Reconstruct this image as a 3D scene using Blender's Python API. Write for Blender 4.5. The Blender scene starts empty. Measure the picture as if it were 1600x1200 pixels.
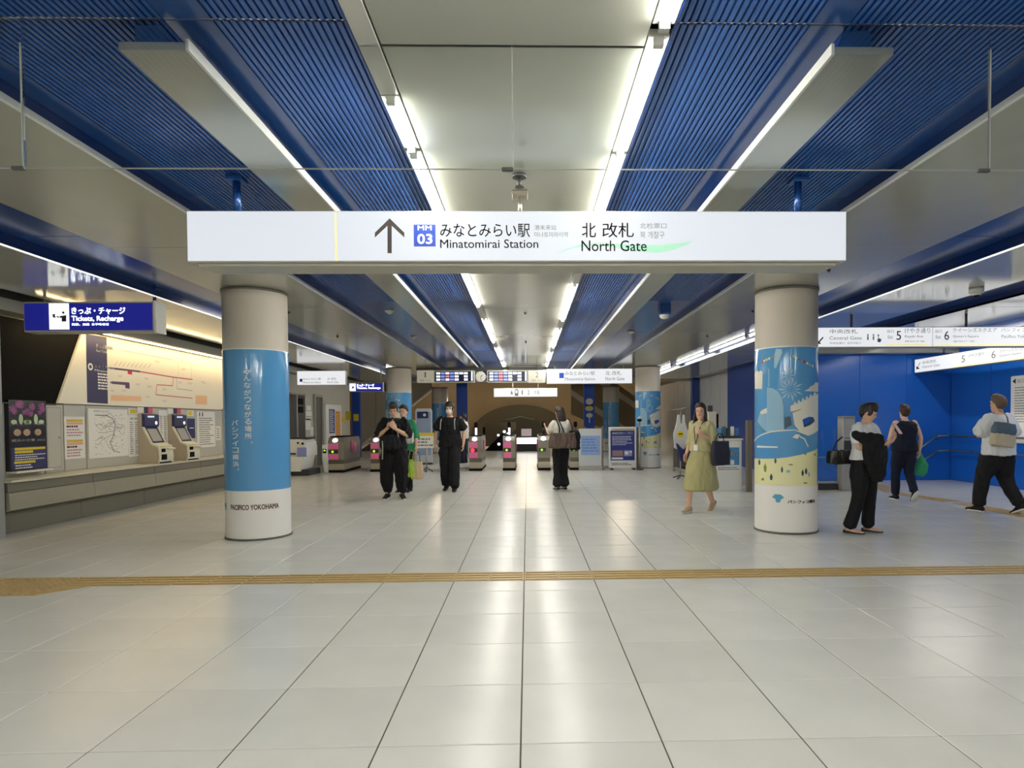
import bpy, bmesh, math, random
from math import pi, sin, cos, radians, sqrt, atan2
from mathutils import Vector, Matrix, noise
random.seed(7)
SC = bpy.context.scene
COL = SC.collection
# ------------------------------------------------------------------ camera
F_PX, CX, CY = 978.7, 847.8, 683.1
YAW, PITCH, ROLL, EYE = 0.0239, 0.0245, -0.0072, 1.358
_f = Vector((sin(YAW)*cos(PITCH), cos(YAW)*cos(PITCH), -sin(PITCH)))
_r = Vector((cos(YAW), -sin(YAW), 0.0)); _u = _r.cross(_f)
_r2 = _r*cos(ROLL) + _u*sin(ROLL); _u2 = _u*cos(ROLL) - _r*sin(ROLL)
cd = bpy.data.cameras.new('camera'); cam = bpy.data.objects.new('camera', cd); COL.objects.link(cam)
cam.matrix_world = Matrix(((_r2.x, _u2.x, -_f.x, 0), (_r2.y, _u2.y, -_f.y, 0), (_r2.z, _u2.z, -_f.z, EYE), (0, 0, 0, 1)))
cd.sensor_width = 36.0; cd.sensor_fit = 'HORIZONTAL'; cd.lens = F_PX/1600*36
cd.shift_x = (800-CX)/1600; cd.shift_y = (CY-600)/1600
cd.clip_start = 0.05; cd.clip_end = 200
SC.camera = cam
# ------------------------------------------------------------------ world, exposure
w = bpy.data.worlds.new('world'); SC.world = w; w.use_nodes = True
w.node_tree.nodes['Background'].inputs[0].default_value = (1.0, 0.98, 0.93, 1)
w.node_tree.nodes['Background'].inputs[1].default_value = 0.35
SC.view_settings.view_transform = 'Standard'; SC.view_settings.look = 'None'
SC.view_settings.exposure = 0.0; SC.view_settings.gamma = 1.0
SC.view_settings.use_curve_mapping = False
SC.cycles.max_bounces = 8; SC.cycles.diffuse_bounces = 5; SC.cycles.glossy_bounces = 4
SC.cycles.transmission_bounces = 6; SC.cycles.transparent_max_bounces = 8
SC.cycles.caustics_reflective = False; SC.cycles.caustics_refractive = False
SC.cycles.sample_clamp_indirect = 4.0
TUBE_POWER = 82.0      # radiance of the fluorescent tubes
# rays from photo pixels onto real planes of the station (used to read off positions)
def _ray(px, py): return _r2*((px-CX)/F_PX) - _u2*((py-CY)/F_PX) + _f
def atZ(px, py, z=0.0):
    d = _ray(px, py); t = (z-EYE)/d.z; return Vector((d.x*t, d.y*t, z))
def atY(px, py, y):
    d = _ray(px, py); t = y/d.y; return Vector((d.x*t, y, EYE+d.z*t))
def atX(px, py, x):
    d = _ray(px, py); t = x/d.x; return Vector((x, d.y*t, EYE+d.z*t))
# ------------------------------------------------------------------ materials
def lin(c):
    def f(v):
        v /= 255.0
        return v/12.92 if v <= 0.04045 else ((v+0.055)/1.055)**2.4
    return (f(c[0]), f(c[1]), f(c[2]), 1.0)
_M = {}
def mat(name, rgb, rough=0.5, metal=0.0, emit=0.0, mottle=0.0, scale=8.0, spec=0.5, bump=0.0, bscale=60.0, alpha=1.0, coat=0.0, ergb=None, stretch=None, trans=0.0):
    if name in _M: return _M[name]
    m = bpy.data.materials.new(name); m.use_nodes = True
    nt = m.node_tree; b = nt.nodes['Principled BSDF']
    c = lin(rgb)
    b.inputs['Base Color'].default_value = c
    b.inputs['Roughness'].default_value = rough
    b.inputs['Metallic'].default_value = metal
    b.inputs['Specular IOR Level'].default_value = spec
    if coat: b.inputs['Coat Weight'].default_value = coat; b.inputs['Coat Roughness'].default_value = 0.06
    if emit: b.inputs['Emission Color'].default_value = lin(ergb or rgb); b.inputs['Emission Strength'].default_value = emit
    if alpha < 1: b.inputs['Alpha'].default_value = alpha
    if trans: b.inputs['Transmission Weight'].default_value = trans
    tc = nt.nodes.new('ShaderNodeTexCoord')
    src = tc.outputs['Object']
    if stretch:
        mp = nt.nodes.new('ShaderNodeMapping'); mp.inputs['Scale'].default_value = stretch
        nt.links.new(src, mp.inputs[0]); src = mp.outputs[0]
    if mottle:
        n = nt.nodes.new('ShaderNodeTexNoise'); n.inputs['Scale'].default_value = scale; n.inputs['Detail'].default_value = 4
        nt.links.new(src, n.inputs['Vector'])
        r = nt.nodes.new('ShaderNodeMapRange'); r.inputs[1].default_value = 0.3; r.inputs[2].default_value = 0.7
        r.inputs[3].default_value = 1-mottle; r.inputs[4].default_value = 1+mottle
        nt.links.new(n.outputs['Fac'], r.inputs[0])
        v = nt.nodes.new('ShaderNodeVectorMath'); v.operation = 'SCALE'; v.inputs[0].default_value = c[:3]
        nt.links.new(r.outputs[0], v.inputs['Scale']); nt.links.new(v.outputs[0], b.inputs['Base Color'])
    if bump:
        n = nt.nodes.new('ShaderNodeTexNoise'); n.inputs['Scale'].default_value = bscale
        nt.links.new(src, n.inputs['Vector'])
        u = nt.nodes.new('ShaderNodeBump'); u.inputs['Strength'].default_value = bump; u.inputs['Distance'].default_value = 0.01
        nt.links.new(n.outputs['Fac'], u.inputs['Height']); nt.links.new(u.outputs[0], b.inputs['Normal'])
    _M[name] = m; return m
WHITE_PANEL = mat('enamelled_ceiling_panel', (184, 185, 175), 0.19, metal=0.35, spec=0.7, mottle=0.02, scale=3)
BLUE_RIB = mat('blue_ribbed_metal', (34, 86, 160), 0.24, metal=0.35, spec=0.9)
BLUE_SM = mat('blue_smooth_metal', (22, 64, 126), 0.2, spec=0.6)
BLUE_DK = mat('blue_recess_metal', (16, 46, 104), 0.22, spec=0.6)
TRIM_W = mat('white_edge_trim', (232, 232, 226), 0.4)
HOUS = mat('lamp_housing', (214, 214, 206), 0.4)
TUBE = mat('lit_tube', (252, 249, 238), 0.4, emit=TUBE_POWER)
TUBE2 = mat('lit_recess_tube', (252, 249, 238), 0.4, emit=15.0)
TUBE3 = mat('added_fill_tube', (252, 249, 238), 0.4, emit=150.0)  # for the fill tubes added behind the camera
TUBE4 = mat('lit_far_tube', (252, 249, 238), 0.4, emit=110.0)
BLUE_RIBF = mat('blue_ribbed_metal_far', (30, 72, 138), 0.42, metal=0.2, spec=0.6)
WARMT = mat('warm_lit_strip', (255, 222, 160), 0.4, emit=22.0)
BLACK = mat('black_matte', (9, 9, 10), 0.8, spec=0.15)
DKGREY = mat('dark_grey', (52, 52, 52), 0.5)
GREYM = mat('brushed_grey_metal', (172, 171, 166), 0.38, metal=0.3, mottle=0.05, scale=2, stretch=(1, 1, 14))
STEEL = mat('stainless_steel', (178, 172, 160), 0.3, metal=0.85)
GREYP = mat('grey_wall_panel', (192, 190, 180), 0.32, mottle=0.03, scale=2)
GREYD = mat('grey_metal_wall', (186, 187, 188), 0.28, metal=0.15, mottle=0.04, scale=1.5)
BLUEW = mat('blue_glossy_wall', (26, 98, 196), 0.26, mottle=0.05, scale=1.2)
WHITE = mat('white_paint', (236, 236, 232), 0.45)
PAPER = mat('white_paper', (240, 238, 232), 0.7)
INK = mat('dark_ink', (34, 34, 38), 0.6)
GREYI = mat('grey_ink', (120, 120, 122), 0.6)
NAVY = mat('navy_print', (26, 32, 92), 0.5)
SIGNW = mat('lit_white_sign', (92, 95, 98), 0.5, emit=0.78, ergb=(238, 244, 252))
SIGNW2 = mat('lit_white_sign_far', (110, 112, 114), 0.5, emit=0.82, ergb=(246, 248, 252))
SIGNB = mat('lit_navy_sign', (20, 28, 140), 0.45, emit=0.35, ergb=(22, 30, 160))
LETW = mat('lit_white_lettering', (245, 248, 252), 0.5, emit=0.8)
YEL = mat('yellow_print', (226, 200, 40), 0.6)
RED = mat('red_print', (200, 40, 52), 0.6)
PINK = mat('pink_panel', (236, 120, 172), 0.45)
def glass_mat(name='clear_glass', tint=(0.97, 0.985, 0.98, 1)):
    m = bpy.data.materials.new(name); m.use_nodes = True; nt = m.node_tree; nt.nodes.clear()
    o = nt.nodes.new('ShaderNodeOutputMaterial'); mx = nt.nodes.new('ShaderNodeMixShader'); t = nt.nodes.new('ShaderNodeBsdfTransparent'); g = nt.nodes.new('ShaderNodeBsdfGlossy')
    fr = nt.nodes.new('ShaderNodeFresnel'); fr.inputs[0].default_value = 1.4; t.inputs[0].default_value = tint; g.inputs['Roughness'].default_value = 0.03
    nt.links.new(fr.outputs[0], mx.inputs[0]); nt.links.new(t.outputs[0], mx.inputs[1]); nt.links.new(g.outputs[0], mx.inputs[2]); nt.links.new(mx.outputs[0], o.inputs[0])
    return m
GLASS = glass_mat()
# ------------------------------------------------------------------ mesh helpers
class MB:
    def __init__(s): s.bm = bmesh.new(); s.mats = []
    def mi(s, m):
        if m not in s.mats: s.mats.append(m)
        return s.mats.index(m)
    def _set(s, faces, m, smooth=False):
        i = s.mi(m)
        for f in faces: f.material_index = i; f.smooth = smooth
    def box(s, x0, x1, y0, y1, z0, z1, m, bevel=0.0, M=None):
        x0, x1 = min(x0, x1), max(x0, x1); y0, y1 = min(y0, y1), max(y0, y1); z0, z1 = min(z0, z1), max(z0, z1)
        vs = [s.bm.verts.new((x, y, z)) for x in (x0, x1) for y in (y0, y1) for z in (z0, z1)]
        idx = [(0, 1, 3, 2), (4, 6, 7, 5), (0, 4, 5, 1), (2, 3, 7, 6), (0, 2, 6, 4), (1, 5, 7, 3)]
        fs = [s.bm.faces.new([vs[i] for i in q]) for q in idx]
        s._set(fs, m)
        if bevel:
            es = list({e for f in fs for e in f.edges})
            r = bmesh.ops.bevel(s.bm, geom=es, offset=bevel, segments=1, affect='EDGES')
            s._set(r['faces'], m)
            vs = list({v for f in r['faces'] for v in f.verts} | {v for v in vs if v.is_valid})
        if M is not None:
            for v in vs: v.co = M @ v.co
        return s
    def prism(s, pts, axis, a0, a1, m, smooth=False):
        """outline pts in the plane across axis ('x': (y,z), 'y': (x,z), 'z': (x,y)), swept from a0 to a1"""
        def P(p, a): return {'x': (a, p[0], p[1]), 'y': (p[0], a, p[1]), 'z': (p[0], p[1], a)}[axis]
        A = [s.bm.verts.new(P(p, a0)) for p in pts]; B = [s.bm.verts.new(P(p, a1)) for p in pts]
        n = len(pts); fs = [s.bm.faces.new((A[i], A[(i+1) % n], B[(i+1) % n], B[i])) for i in range(n)]
        caps = [s.bm.faces.new(A[::-1]), s.bm.faces.new(B)]
        s._set(fs, m, smooth); s._set(caps, m)
        bmesh.ops.recalc_face_normals(s.bm, faces=fs+caps)
        return s
    def cyl(s, c0, c1, r0, m, r1=None, n=16, smooth=True, cap=True):
        c0 = Vector(c0); c1 = Vector(c1); r1 = r0 if r1 is None else r1
        d = (c1-c0).normalized(); u = d.orthogonal().normalized(); v = d.cross(u)
        A = [s.bm.verts.new(c0+u*r0*cos(2*pi*i/n)+v*r0*sin(2*pi*i/n)) for i in range(n)]
        B = [s.bm.verts.new(c1+u*r1*cos(2*pi*i/n)+v*r1*sin(2*pi*i/n)) for i in range(n)]
        fs = [s.bm.faces.new((A[i], A[(i+1) % n], B[(i+1) % n], B[i])) for i in range(n)]
        s._set(fs, m, smooth)
        if cap: s._set([s.bm.faces.new(A[::-1]), s.bm.faces.new(B)], m)
        return s
    def tube(s, pts, r, m, n=8):
        for a, b in zip(pts[:-1], pts[1:]): s.cyl(a, b, r, m, n=n)
        for p in pts[1:-1]: s.ball(p, (r, r, r), m, 8, 6)
        return s
    def ball(s, c, rad, m, nu=16, nv=10, zmin=-1.0, zmax=1.0, M=None):
        c = Vector(c); rows = []
        for j in range(nv+1):
            t = zmin+(zmax-zmin)*j/nv; ph = math.asin(max(-1, min(1, t)))
            row = []
            for i in range(nu):
                a = 2*pi*i/nu
                p = Vector((cos(a)*cos(ph)*rad[0], sin(a)*cos(ph)*rad[1], sin(ph)*rad[2]))
                if M is not None: p = M @ p
                row.append(s.bm.verts.new(c+p))
            rows.append(row)
        fs = []
        for j in range(nv):
            for i in range(nu):
                fs.append(s.bm.faces.new((rows[j][i], rows[j][(i+1) % nu], rows[j+1][(i+1) % nu], rows[j+1][i])))
        fs.append(s.bm.faces.new(rows[0][::-1])); fs.append(s.bm.faces.new(rows[-1]))
        s._set(fs, m, True)
        return s
    def quad(s, pts, m):
        f = s.bm.faces.new([s.bm.verts.new(p) for p in pts]); s._set([f], m); return s
    def build(s, name, parent=None, loc=None, bend=None):
        me = bpy.data.meshes.new(name); bmesh.ops.remove_doubles(s.bm, verts=s.bm.verts, dist=1e-6)
        s.bm.to_mesh(me); s.bm.free()
        for m in s.mats: me.materials.append(m)
        o = bpy.data.objects.new(name, me); COL.objects.link(o)
        if parent: o.parent = parent
        if loc: o.location = loc
        return o
def thing(name, label, cat, loc=(0, 0, 0), rz=0.0, group=None):
    o = bpy.data.objects.new(name, None); COL.objects.link(o); o.empty_display_size = 0.1
    o.location = loc; o.rotation_euler = (0, 0, rz); o['label'] = label; o['category'] = cat
    if group: o['group'] = group
    return o
def tag(o, label, cat, group=None):
    o['label'] = label; o['category'] = cat; o['kind'] = 'thing'
    if group: o['group'] = group
    return o
def struct(name, label=None):
    o = bpy.data.objects.new(name, None); COL.objects.link(o); o['kind'] = 'structure'
    if label: o['label'] = label
    return o
def sbuild(mb, name, label=None):
    o = mb.build(name); o['kind'] = 'structure'
    if label: o['label'] = label
    return o
def dup(root, loc=None, rz=None, label=None):
    r = root.copy(); COL.objects.link(r)
    if loc is not None: r.location = loc
    if rz is not None: r.rotation_euler = (0, 0, rz)
    if label: r['label'] = label
    for ch in list(root.children):
        c = ch.copy(); COL.objects.link(c); c.parent = r
        for g in ch.children:
            d = g.copy(); COL.objects.link(d); d.parent = c
    return r
def textmesh(body, size, bold=0.0, align='LEFT', sx=1.0, spacing=1.0):
    """2-D lettering as a mesh: returns (verts, faces) in x right, y up"""
    cu = bpy.data.curves.new('t', 'FONT'); cu.body = body; cu.size = size; cu.align_x = align; 
    cu.space_character = spacing; cu.resolution_u = 3
    o = bpy.data.objects.new('t', cu); COL.objects.link(o)
    dg = bpy.context.evaluated_depsgraph_get(); me = bpy.data.meshes.new_from_object(o.evaluated_get(dg))
    vs = [(v.co.x*sx, v.co.y) for v in me.vertices]; fs = [tuple(p.vertices) for p in me.polygons]
    bpy.data.objects.remove(o); bpy.data.curves.remove(cu); bpy.data.meshes.remove(me)
    if bold:
        V, F = list(vs), list(fs)
        for dx, dy in ((bold*1.6, 0), (-bold*1.6, 0), (0, bold*1.2), (0, -bold*1.2)):
            b = len(V); V += [(x+dx, y+dy) for x, y in vs]; F += [tuple(i+b for i in f) for f in fs]
        return V, F
    return vs, fs
FACE = {'front': ((1, 0, 0), (0, 0, 1)), 'left': ((0, 1, 0), (0, 0, 1)), 'right': ((0, -1, 0), (0, 0, 1))}
class Print:
    """flat print on a plane: o origin, u right, v up (all vectors)"""
    def __init__(s, o, face='front', u=None, v=None):
        s.o = Vector(o); s.u = Vector(u or FACE[face][0]); s.v = Vector(v or FACE[face][1]); s.n = s.u.cross(s.v)
        s.V = []; s.F = []; s.I = []; s.mats = []; s.lay = 0
    def add(s, vs, fs, m, lift=None):
        s.lay += 1; h = 0.0006*s.lay if lift is None else lift
        if m not in s.mats: s.mats.append(m)
        k = s.mats.index(m); b = len(s.V)
        s.V += [s.o+s.u*x+s.v*y+s.n*h for x, y in vs]
        s.F += [tuple(i+b for i in f) for f in fs]; s.I += [k]*len(fs)
        return s
    def rect(s, x0, y0, x1, y1, m, lift=None): return s.add([(x0, y0), (x1, y0), (x1, y1), (x0, y1)], [(0, 1, 2, 3)], m, lift)
    def poly(s, pts, m, lift=None): return s.add(pts, [tuple(range(len(pts)))], m, lift)
    def rects(s, L, m, lift=None):
        vs = []; fs = []
        for x0, y0, x1, y1 in L: b = len(vs); vs += [(x0, y0), (x1, y0), (x1, y1), (x0, y1)]; fs.append((b, b+1, b+2, b+3))
        return s.add(vs, fs, m, lift)
    def line(s, pts, wd, m, lift=None):
        vs = []; fs = []
        for (x0, y0), (x1, y1) in zip(pts[:-1], pts[1:]):
            d = sqrt((x1-x0)**2+(y1-y0)**2) or 1; nx, ny = -(y1-y0)/d*wd/2, (x1-x0)/d*wd/2; b = len(vs)
            vs += [(x0-nx, y0-ny), (x1-nx, y1-ny), (x1+nx, y1+ny), (x0+nx, y0+ny)]; fs.append((b, b+1, b+2, b+3))
        return s.add(vs, fs, m, lift)
    def disc(s, x, y, r, m, lift=None, n=20, ry=None):
        return s.poly([(x+r*cos(2*pi*i/n), y+(ry or r)*sin(2*pi*i/n)) for i in range(n)], m, lift)
    def text(s, body, x, y, size, m, bold=0.0, align='LEFT', sx=1.0, lift=None, spacing=1.0):
        vs, fs = textmesh(body, size, bold, align, sx, spacing)
        return s.add([(x+a, y+b) for a, b in vs], fs, m, lift)
    def scribble(s, x0, y0, x1, y1, m, rows=6, fill=0.75, seed=0, h=0.45):
        """rows of tiny unreadable characters, as print too small to read"""
        rnd = random.Random(seed); L = []; dy = (y1-y0)/rows
        for j in range(rows):
            y = y1-dy*(j+0.5); x = x0; end = x0+(x1-x0)*rnd.uniform(fill*0.7, 1)
            while x < end:
                wd = dy*rnd.uniform(0.4, 1.4); L.append((x, y-dy*h/2, min(x+wd, x1), y+dy*h/2)); x += wd+dy*rnd.uniform(0.12, 0.3)
        return s.rects(L, m)
    def build(s, name, parent=None):
        me = bpy.data.meshes.new(name); me.from_pydata([tuple(v) for v in s.V], [], s.F)
        for m in s.mats: me.materials.append(m)
        me.polygons.foreach_set('material_index', s.I); me.update()
        o = bpy.data.objects.new(name, me); COL.objects.link(o)
        if parent: o.parent = parent
        return o
# ================================================================== FLOOR
T0X, T0Y, TS = -0.039, 2.615, 0.6
FLOORM = mat('pale_floor_tile', (222, 221, 213), 0.25, spec=0.5, mottle=0.035, scale=2.2, bump=0.02, bscale=2.5)
def _tone(m, amt=0.045):
    nt = m.node_tree; b = nt.nodes['Principled BSDF']; oi = nt.nodes.new('ShaderNodeObjectInfo')
    r = nt.nodes.new('ShaderNodeMapRange'); r.inputs[3].default_value = 1-amt; r.inputs[4].default_value = 1+amt*0.4
    nt.links.new(oi.outputs['Random'], r.inputs[0]); l = b.inputs['Base Color'].links[0]; src = l.from_socket
    v = nt.nodes.new('ShaderNodeVectorMath'); v.operation = 'SCALE'; nt.links.new(src, v.inputs[0]); nt.links.new(r.outputs[0], v.inputs['Scale'])
    nt.links.new(v.outputs[0], b.inputs['Base Color'])
_tone(FLOORM)
GROUT = mat('floor_joint', (66, 60, 54), 0.8)
floor = sbuild(MB().box(-14, 16, -6, 46, -0.12, -0.004, GROUT), 'floor')
def tile_mesh(w, d, g=0.003):
    b = MB(); x, y, t = w/2-g, d/2-g, 0.0025
    lo = [b.bm.verts.new(p) for p in ((-x, -y, -0.012), (x, -y, -0.012), (x, y, -0.012), (-x, y, -0.012))]
    mid = [b.bm.verts.new(p) for p in ((-x, -y, -t), (x, -y, -t), (x, y, -t), (-x, y, -t))]
    hi = [b.bm.verts.new(p) for p in ((-x+t, -y+t, 0), (x-t, -y+t, 0), (x-t, y-t, 0), (-x+t, y-t, 0))]
    fs = [b.bm.faces.new((A[i], A[(i+1) % 4], B[(i+1) % 4], B[i])) for A, B in ((lo, mid), (mid, hi)) for i in range(4)]
    fs.append(b.bm.faces.new(hi)); b._set(fs, FLOORM); return b
proto = tile_mesh(TS, TS).build('floor_tile', floor); tm = proto.data; bpy.data.objects.remove(proto)
cells = []
for j in range(-15, 76):
    for i in range(-24, 28):
        x = T0X+(i+0.5)*TS; y = T0Y+(j+0.5)*TS
        if y > 45 or y < -5.8 or abs(x) > 13.5+2*(x > 0): continue
        vis = y > 1.6 and abs(x) < y*0.9+0.7
        cells.append((0 if vis else 1, y if vis else -y, x, y))
cells.sort()
STRIP = (5.34, 5.66)
far = MB(); n = 0
for vis, _, x, y in cells:
    cut = not (y+TS/2 <= STRIP[0] or y-TS/2 >= STRIP[1])
    if cut:      # the tactile strip crosses this tile: a piece before and a piece behind it
        for a, b_ in ((y-TS/2, STRIP[0]), (STRIP[1], y+TS/2)):
            if b_-a > 0.02:
                if vis == 0 and n < 300:
                    o = tile_mesh(TS, b_-a).build('floor_tile', floor, (x, (a+b_)/2, 0)); n += 1
                else: far.box(x-TS/2+.0025, x+TS/2-.0025, a+.0025, b_-.0025, -0.012, 0, FLOORM)
        continue
    if vis == 0 and n < 300:
        o = bpy.data.objects.new('floor_tile', tm); COL.objects.link(o); o.parent = floor; o.location = (x, y, 0); n += 1
    else:
        g = 0.0025; far.quad([(x-TS/2+g, y-TS/2+g, 0), (x+TS/2-g, y-TS/2+g, 0), (x+TS/2-g, y+TS/2-g, 0), (x-TS/2+g, y+TS/2-g, 0)], FLOORM)
o = far.build('far_tiles', floor); o['kind'] = 'stuff'
# tactile paving: bar blocks 0.3 m long across the hall
TACT = mat('ochre_tactile_block', (190, 162, 108), 0.45, mottle=0.06, scale=6)
def bar_block():
    b = MB(); W, D = 0.3, STRIP[1]-STRIP[0]
    b.box(-W/2+.002, W/2-.002, -D/2+.002, D/2-.002, -0.012, 0.001, TACT)
    for k in range(4):
        y = -D/2+D*(k+0.5)/4; b.box(-W/2+.012, W/2-.012, y-.02, y+.02, 0.001, 0.006, TACT, bevel=0.0025)
    return b
def dot_block():
    b = MB(); b.box(-.148, .148, -.148, .148, -0.012, 0.001, TACT)
    for i in range(5):
        for j in range(5):
            x, y = -.12+.06*i, -.12+.06*j; b.cyl((x, y, 0.001), (x, y, 0.006), 0.013, TACT, r1=0.009, n=8)
    return b
tl = thing('tactile_strip', 'long ochre tactile paving strip crossing the whole hall floor in front of the pillars', 'tactile paving', (0, 0, 0))
p = bar_block().build('tactile_block', tl, (0, 0, 0)); bm_ = p.data; bpy.data.objects.remove(p)
yc = (STRIP[0]+STRIP[1])/2
for k in range(-13, 24):
    o = bpy.data.objects.new('tactile_block', bm_); COL.objects.link(o); o.parent = tl; o.location = (T0X+0.15+0.3*k, yc, 0)
p = dot_block().build('dotted_block', tl, (0, 0, 0)); dm = p.data; bpy.data.objects.remove(p)
for i in range(6):
    for j in range(2):
        o = bpy.data.objects.new('dotted_block', dm); COL.objects.link(o); o.parent = tl
        o.location = (-4.09-0.3*i, STRIP[1]-0.15-0.3*j, 0.001)
tri = MB(); tri.prism([(-3.94, STRIP[0]+0.02), (-3.66, STRIP[0]+0.02), (-3.94, STRIP[0]-0.26)], 'z', -0.01, 0.003, TACT); tri.build('corner_block', tl)
t2 = thing('tactile_strip', 'ochre tactile paving line curving along the floor before the blue wall', 'tactile paving', (0, 0, 0))
path = [Vector((4.5, 13.25, 0)), Vector((7.35, 13.15, 0)), Vector((6.75, 11.3, 0)), Vector((7.0, 9.9, 0)), Vector((6.9, 8.2, 0)), Vector((6.9, 6.2, 0))]
for a, b_ in zip(path[:-1], path[1:]):
    L = (b_-a).length; k = int(L/0.3); d = (b_-a)/L
    for q in range(k):
        o = bpy.data.objects.new('tactile_block', bm_); COL.objects.link(o); o.parent = t2
        c = a+d*(0.3*(q+0.5)); o.location = (c.x, c.y, 0.002); o.rotation_euler = (0, 0, atan2(d.y, d.x))
# ================================================================== CEILING
H, HB = 2.94, 3.04
ceiling = struct('ceiling')
MB().box(-14, 16, -6, 26, 3.12, 3.3, DKGREY).build('ceiling_slab', ceiling)
seams = [-6.4, -3.36, -0.36, 2.68, 5.72, 8.76, 11.8, 14.84, 17.88, 20.92, 23.96]
ymax = 23.96
def flat_panels(x0, x1, z, m, ys=seams, th=0.03, name='ceiling_panel', gap=0.003):
    gap = 0.0075 if x0 == -0.60 else max(gap, 0.0055)
    for a, b_ in zip(ys[:-1], ys[1:]):
        MB().box(x0, x1, a+gap, b_-gap, z, z+th, m, bevel=0.0015).build(name, ceiling)
def ribbed(x0, x1, z, ys, m=BLUE_RIB):
    n = max(1, round((x1-x0)/0.0315)); p = (x1-x0)/n
    for a, b_ in zip(ys[:-1], ys[1:]):
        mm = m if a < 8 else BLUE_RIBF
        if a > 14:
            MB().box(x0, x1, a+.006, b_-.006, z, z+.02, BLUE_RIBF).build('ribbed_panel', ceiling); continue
        b = MB(); prof = []
        for i in range(n):
            x = x0+i*p; prof += [(x, z+.012), (x+.004, z+.012), (x+.008, z+.001), (x+p*.5+.004, z-.0015), (x+p-.004, z+.001), (x+p-.0005, z+.012)]
        lo = [b.bm.verts.new((x, a+.006, zz)) for x, zz in prof]; hi = [b.bm.verts.new((x, b_-.006, zz)) for x, zz in prof]
        fs = [b.bm.faces.new((lo[i], hi[i], hi[i+1], lo[i+1])) for i in range(len(prof)-1)]
        b._set(fs, mm); b.build('ribbed_panel', ceiling)
        b = MB(); b.box(x0, x1, a+.006, b_-.006, z+.014, z+.03, m); b.build('panel_back', ceiling)
flat_panels(-0.60, 0.505, H, WHITE_PANEL)
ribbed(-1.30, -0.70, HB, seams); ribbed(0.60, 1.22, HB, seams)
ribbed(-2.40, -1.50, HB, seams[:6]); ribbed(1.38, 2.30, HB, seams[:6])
flat_panels(-2.40, -1.50, HB, BLUE_SM, seams[5:], name='blue_panel'); flat_panels(1.38, 2.30, HB, BLUE_SM, seams[5:], name='blue_panel')
for x0, x1 in ((-1.50, -1.30), (1.22, 1.38)):
    flat_panels(x0, x1, HB, BLUE_SM, seams, name='blue_panel')
# sides of the recesses
for x0, x1 in ((-2.54, -2.40), (2.30, 2.43)):
    flat_panels(x0, x1, HB, BLUE_SM, name='blue_panel')
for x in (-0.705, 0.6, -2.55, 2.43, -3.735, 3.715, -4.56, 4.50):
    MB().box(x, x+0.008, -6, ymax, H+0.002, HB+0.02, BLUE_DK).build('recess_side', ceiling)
# narrow white strips hung below the blue
for x0, x1, bx0, bx1 in ((-1.70, -1.42, -1.64, -1.53), (1.33, 1.59, 1.38, 1.50)):
    ys = [2.70, 5.72, 8.76, 11.8, 14.84, 17.88, 20.92, 23.96]
    for a, b_ in zip(ys[:-1], ys[1:]):
        MB().box(x0, x1, a+.002, b_-.002, H-0.012, H+0.022, WHITE_PANEL, bevel=0.002).build('strip_panel', ceiling)
    MB().prism([(bx0, HB), (bx1, HB), (bx1+0.03 if bx0 < 0 else bx1, H+0.022), (bx0 if bx0 < 0 else bx0-0.03, H+0.022)], 'y', 2.72, ymax, BLUE_SM).build('strip_box', ceiling)
for x0, x1 in ((-1.421, -1.408), (1.318, 1.331)):
    MB().box(x0, x1, 2.70, ymax, H-0.014, H+0.034, TRIM_W).build('edge_trim', ceiling)
# soffits over the pillars, and the ceilings of the side aisles
flat_panels(-3.73, -2.54, H, WHITE_PANEL); flat_panels(2.44, 3.715, H, WHITE_PANEL)
for x0, x1 in ((-2.545, -2.525), (2.425, 2.445)):
    MB().box(x0, x1, -6, ymax, H-0.004, H+0.03, TRIM_W).build('edge_trim', ceiling)
flat_panels(-4.55, -3.73, HB, BLUE_SM, name='blue_panel'); flat_panels(3.72, 4.49, HB, BLUE_SM, name='blue_panel')
AISLE = mat('glossy_aisle_panel', (216, 216, 208), 0.1, metal=.3, spec=0.7, mottle=0.02, scale=2)
flat_panels(-6.05, -4.60, H, AISLE)
ys_r = [-6.4, -3.36, -0.36, 2.68, 5.72, 8.76, 11.8, 13.75]
flat_panels(4.55, 5.70, H, AISLE, ys_r); flat_panels(5.70, 6.35, HB, BLUE_SM, ys_r, name='blue_panel')
flat_panels(6.35, 7.75, H, AISLE, ys_r); flat_panels(7.75, 8.6, HB, BLUE_SM, ys_r, name='blue_panel'); flat_panels(8.6, 12.5, H, AISLE, ys_r)
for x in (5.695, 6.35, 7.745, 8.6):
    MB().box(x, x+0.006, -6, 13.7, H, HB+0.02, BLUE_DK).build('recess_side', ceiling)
flat_panels(4.55, 6.02, H, AISLE, [13.75, 14.84, 17.88, 20.92, 23.96])
MB().box(-6.40, -6.05, -6, 24, 3.06, 3.12, BLACK).build('dark_gap', ceiling)
MB().box(6.02, 6.1, 13.75, 24, 2.98, 3.12, BLACK).build('dark_gap', ceiling)
MB().box(6.1, 12, 13.75, 24, 3.0, 3.1, GREYD).build('ceiling_panel', ceiling)
# end of the low ceiling: lintel before the tall hall
MB().box(-8, 9, 23.97, 24.3, 2.90, 5.2, mat('lintel_grey', (150, 146, 134), 0.4)).build('lintel', ceiling)
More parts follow.
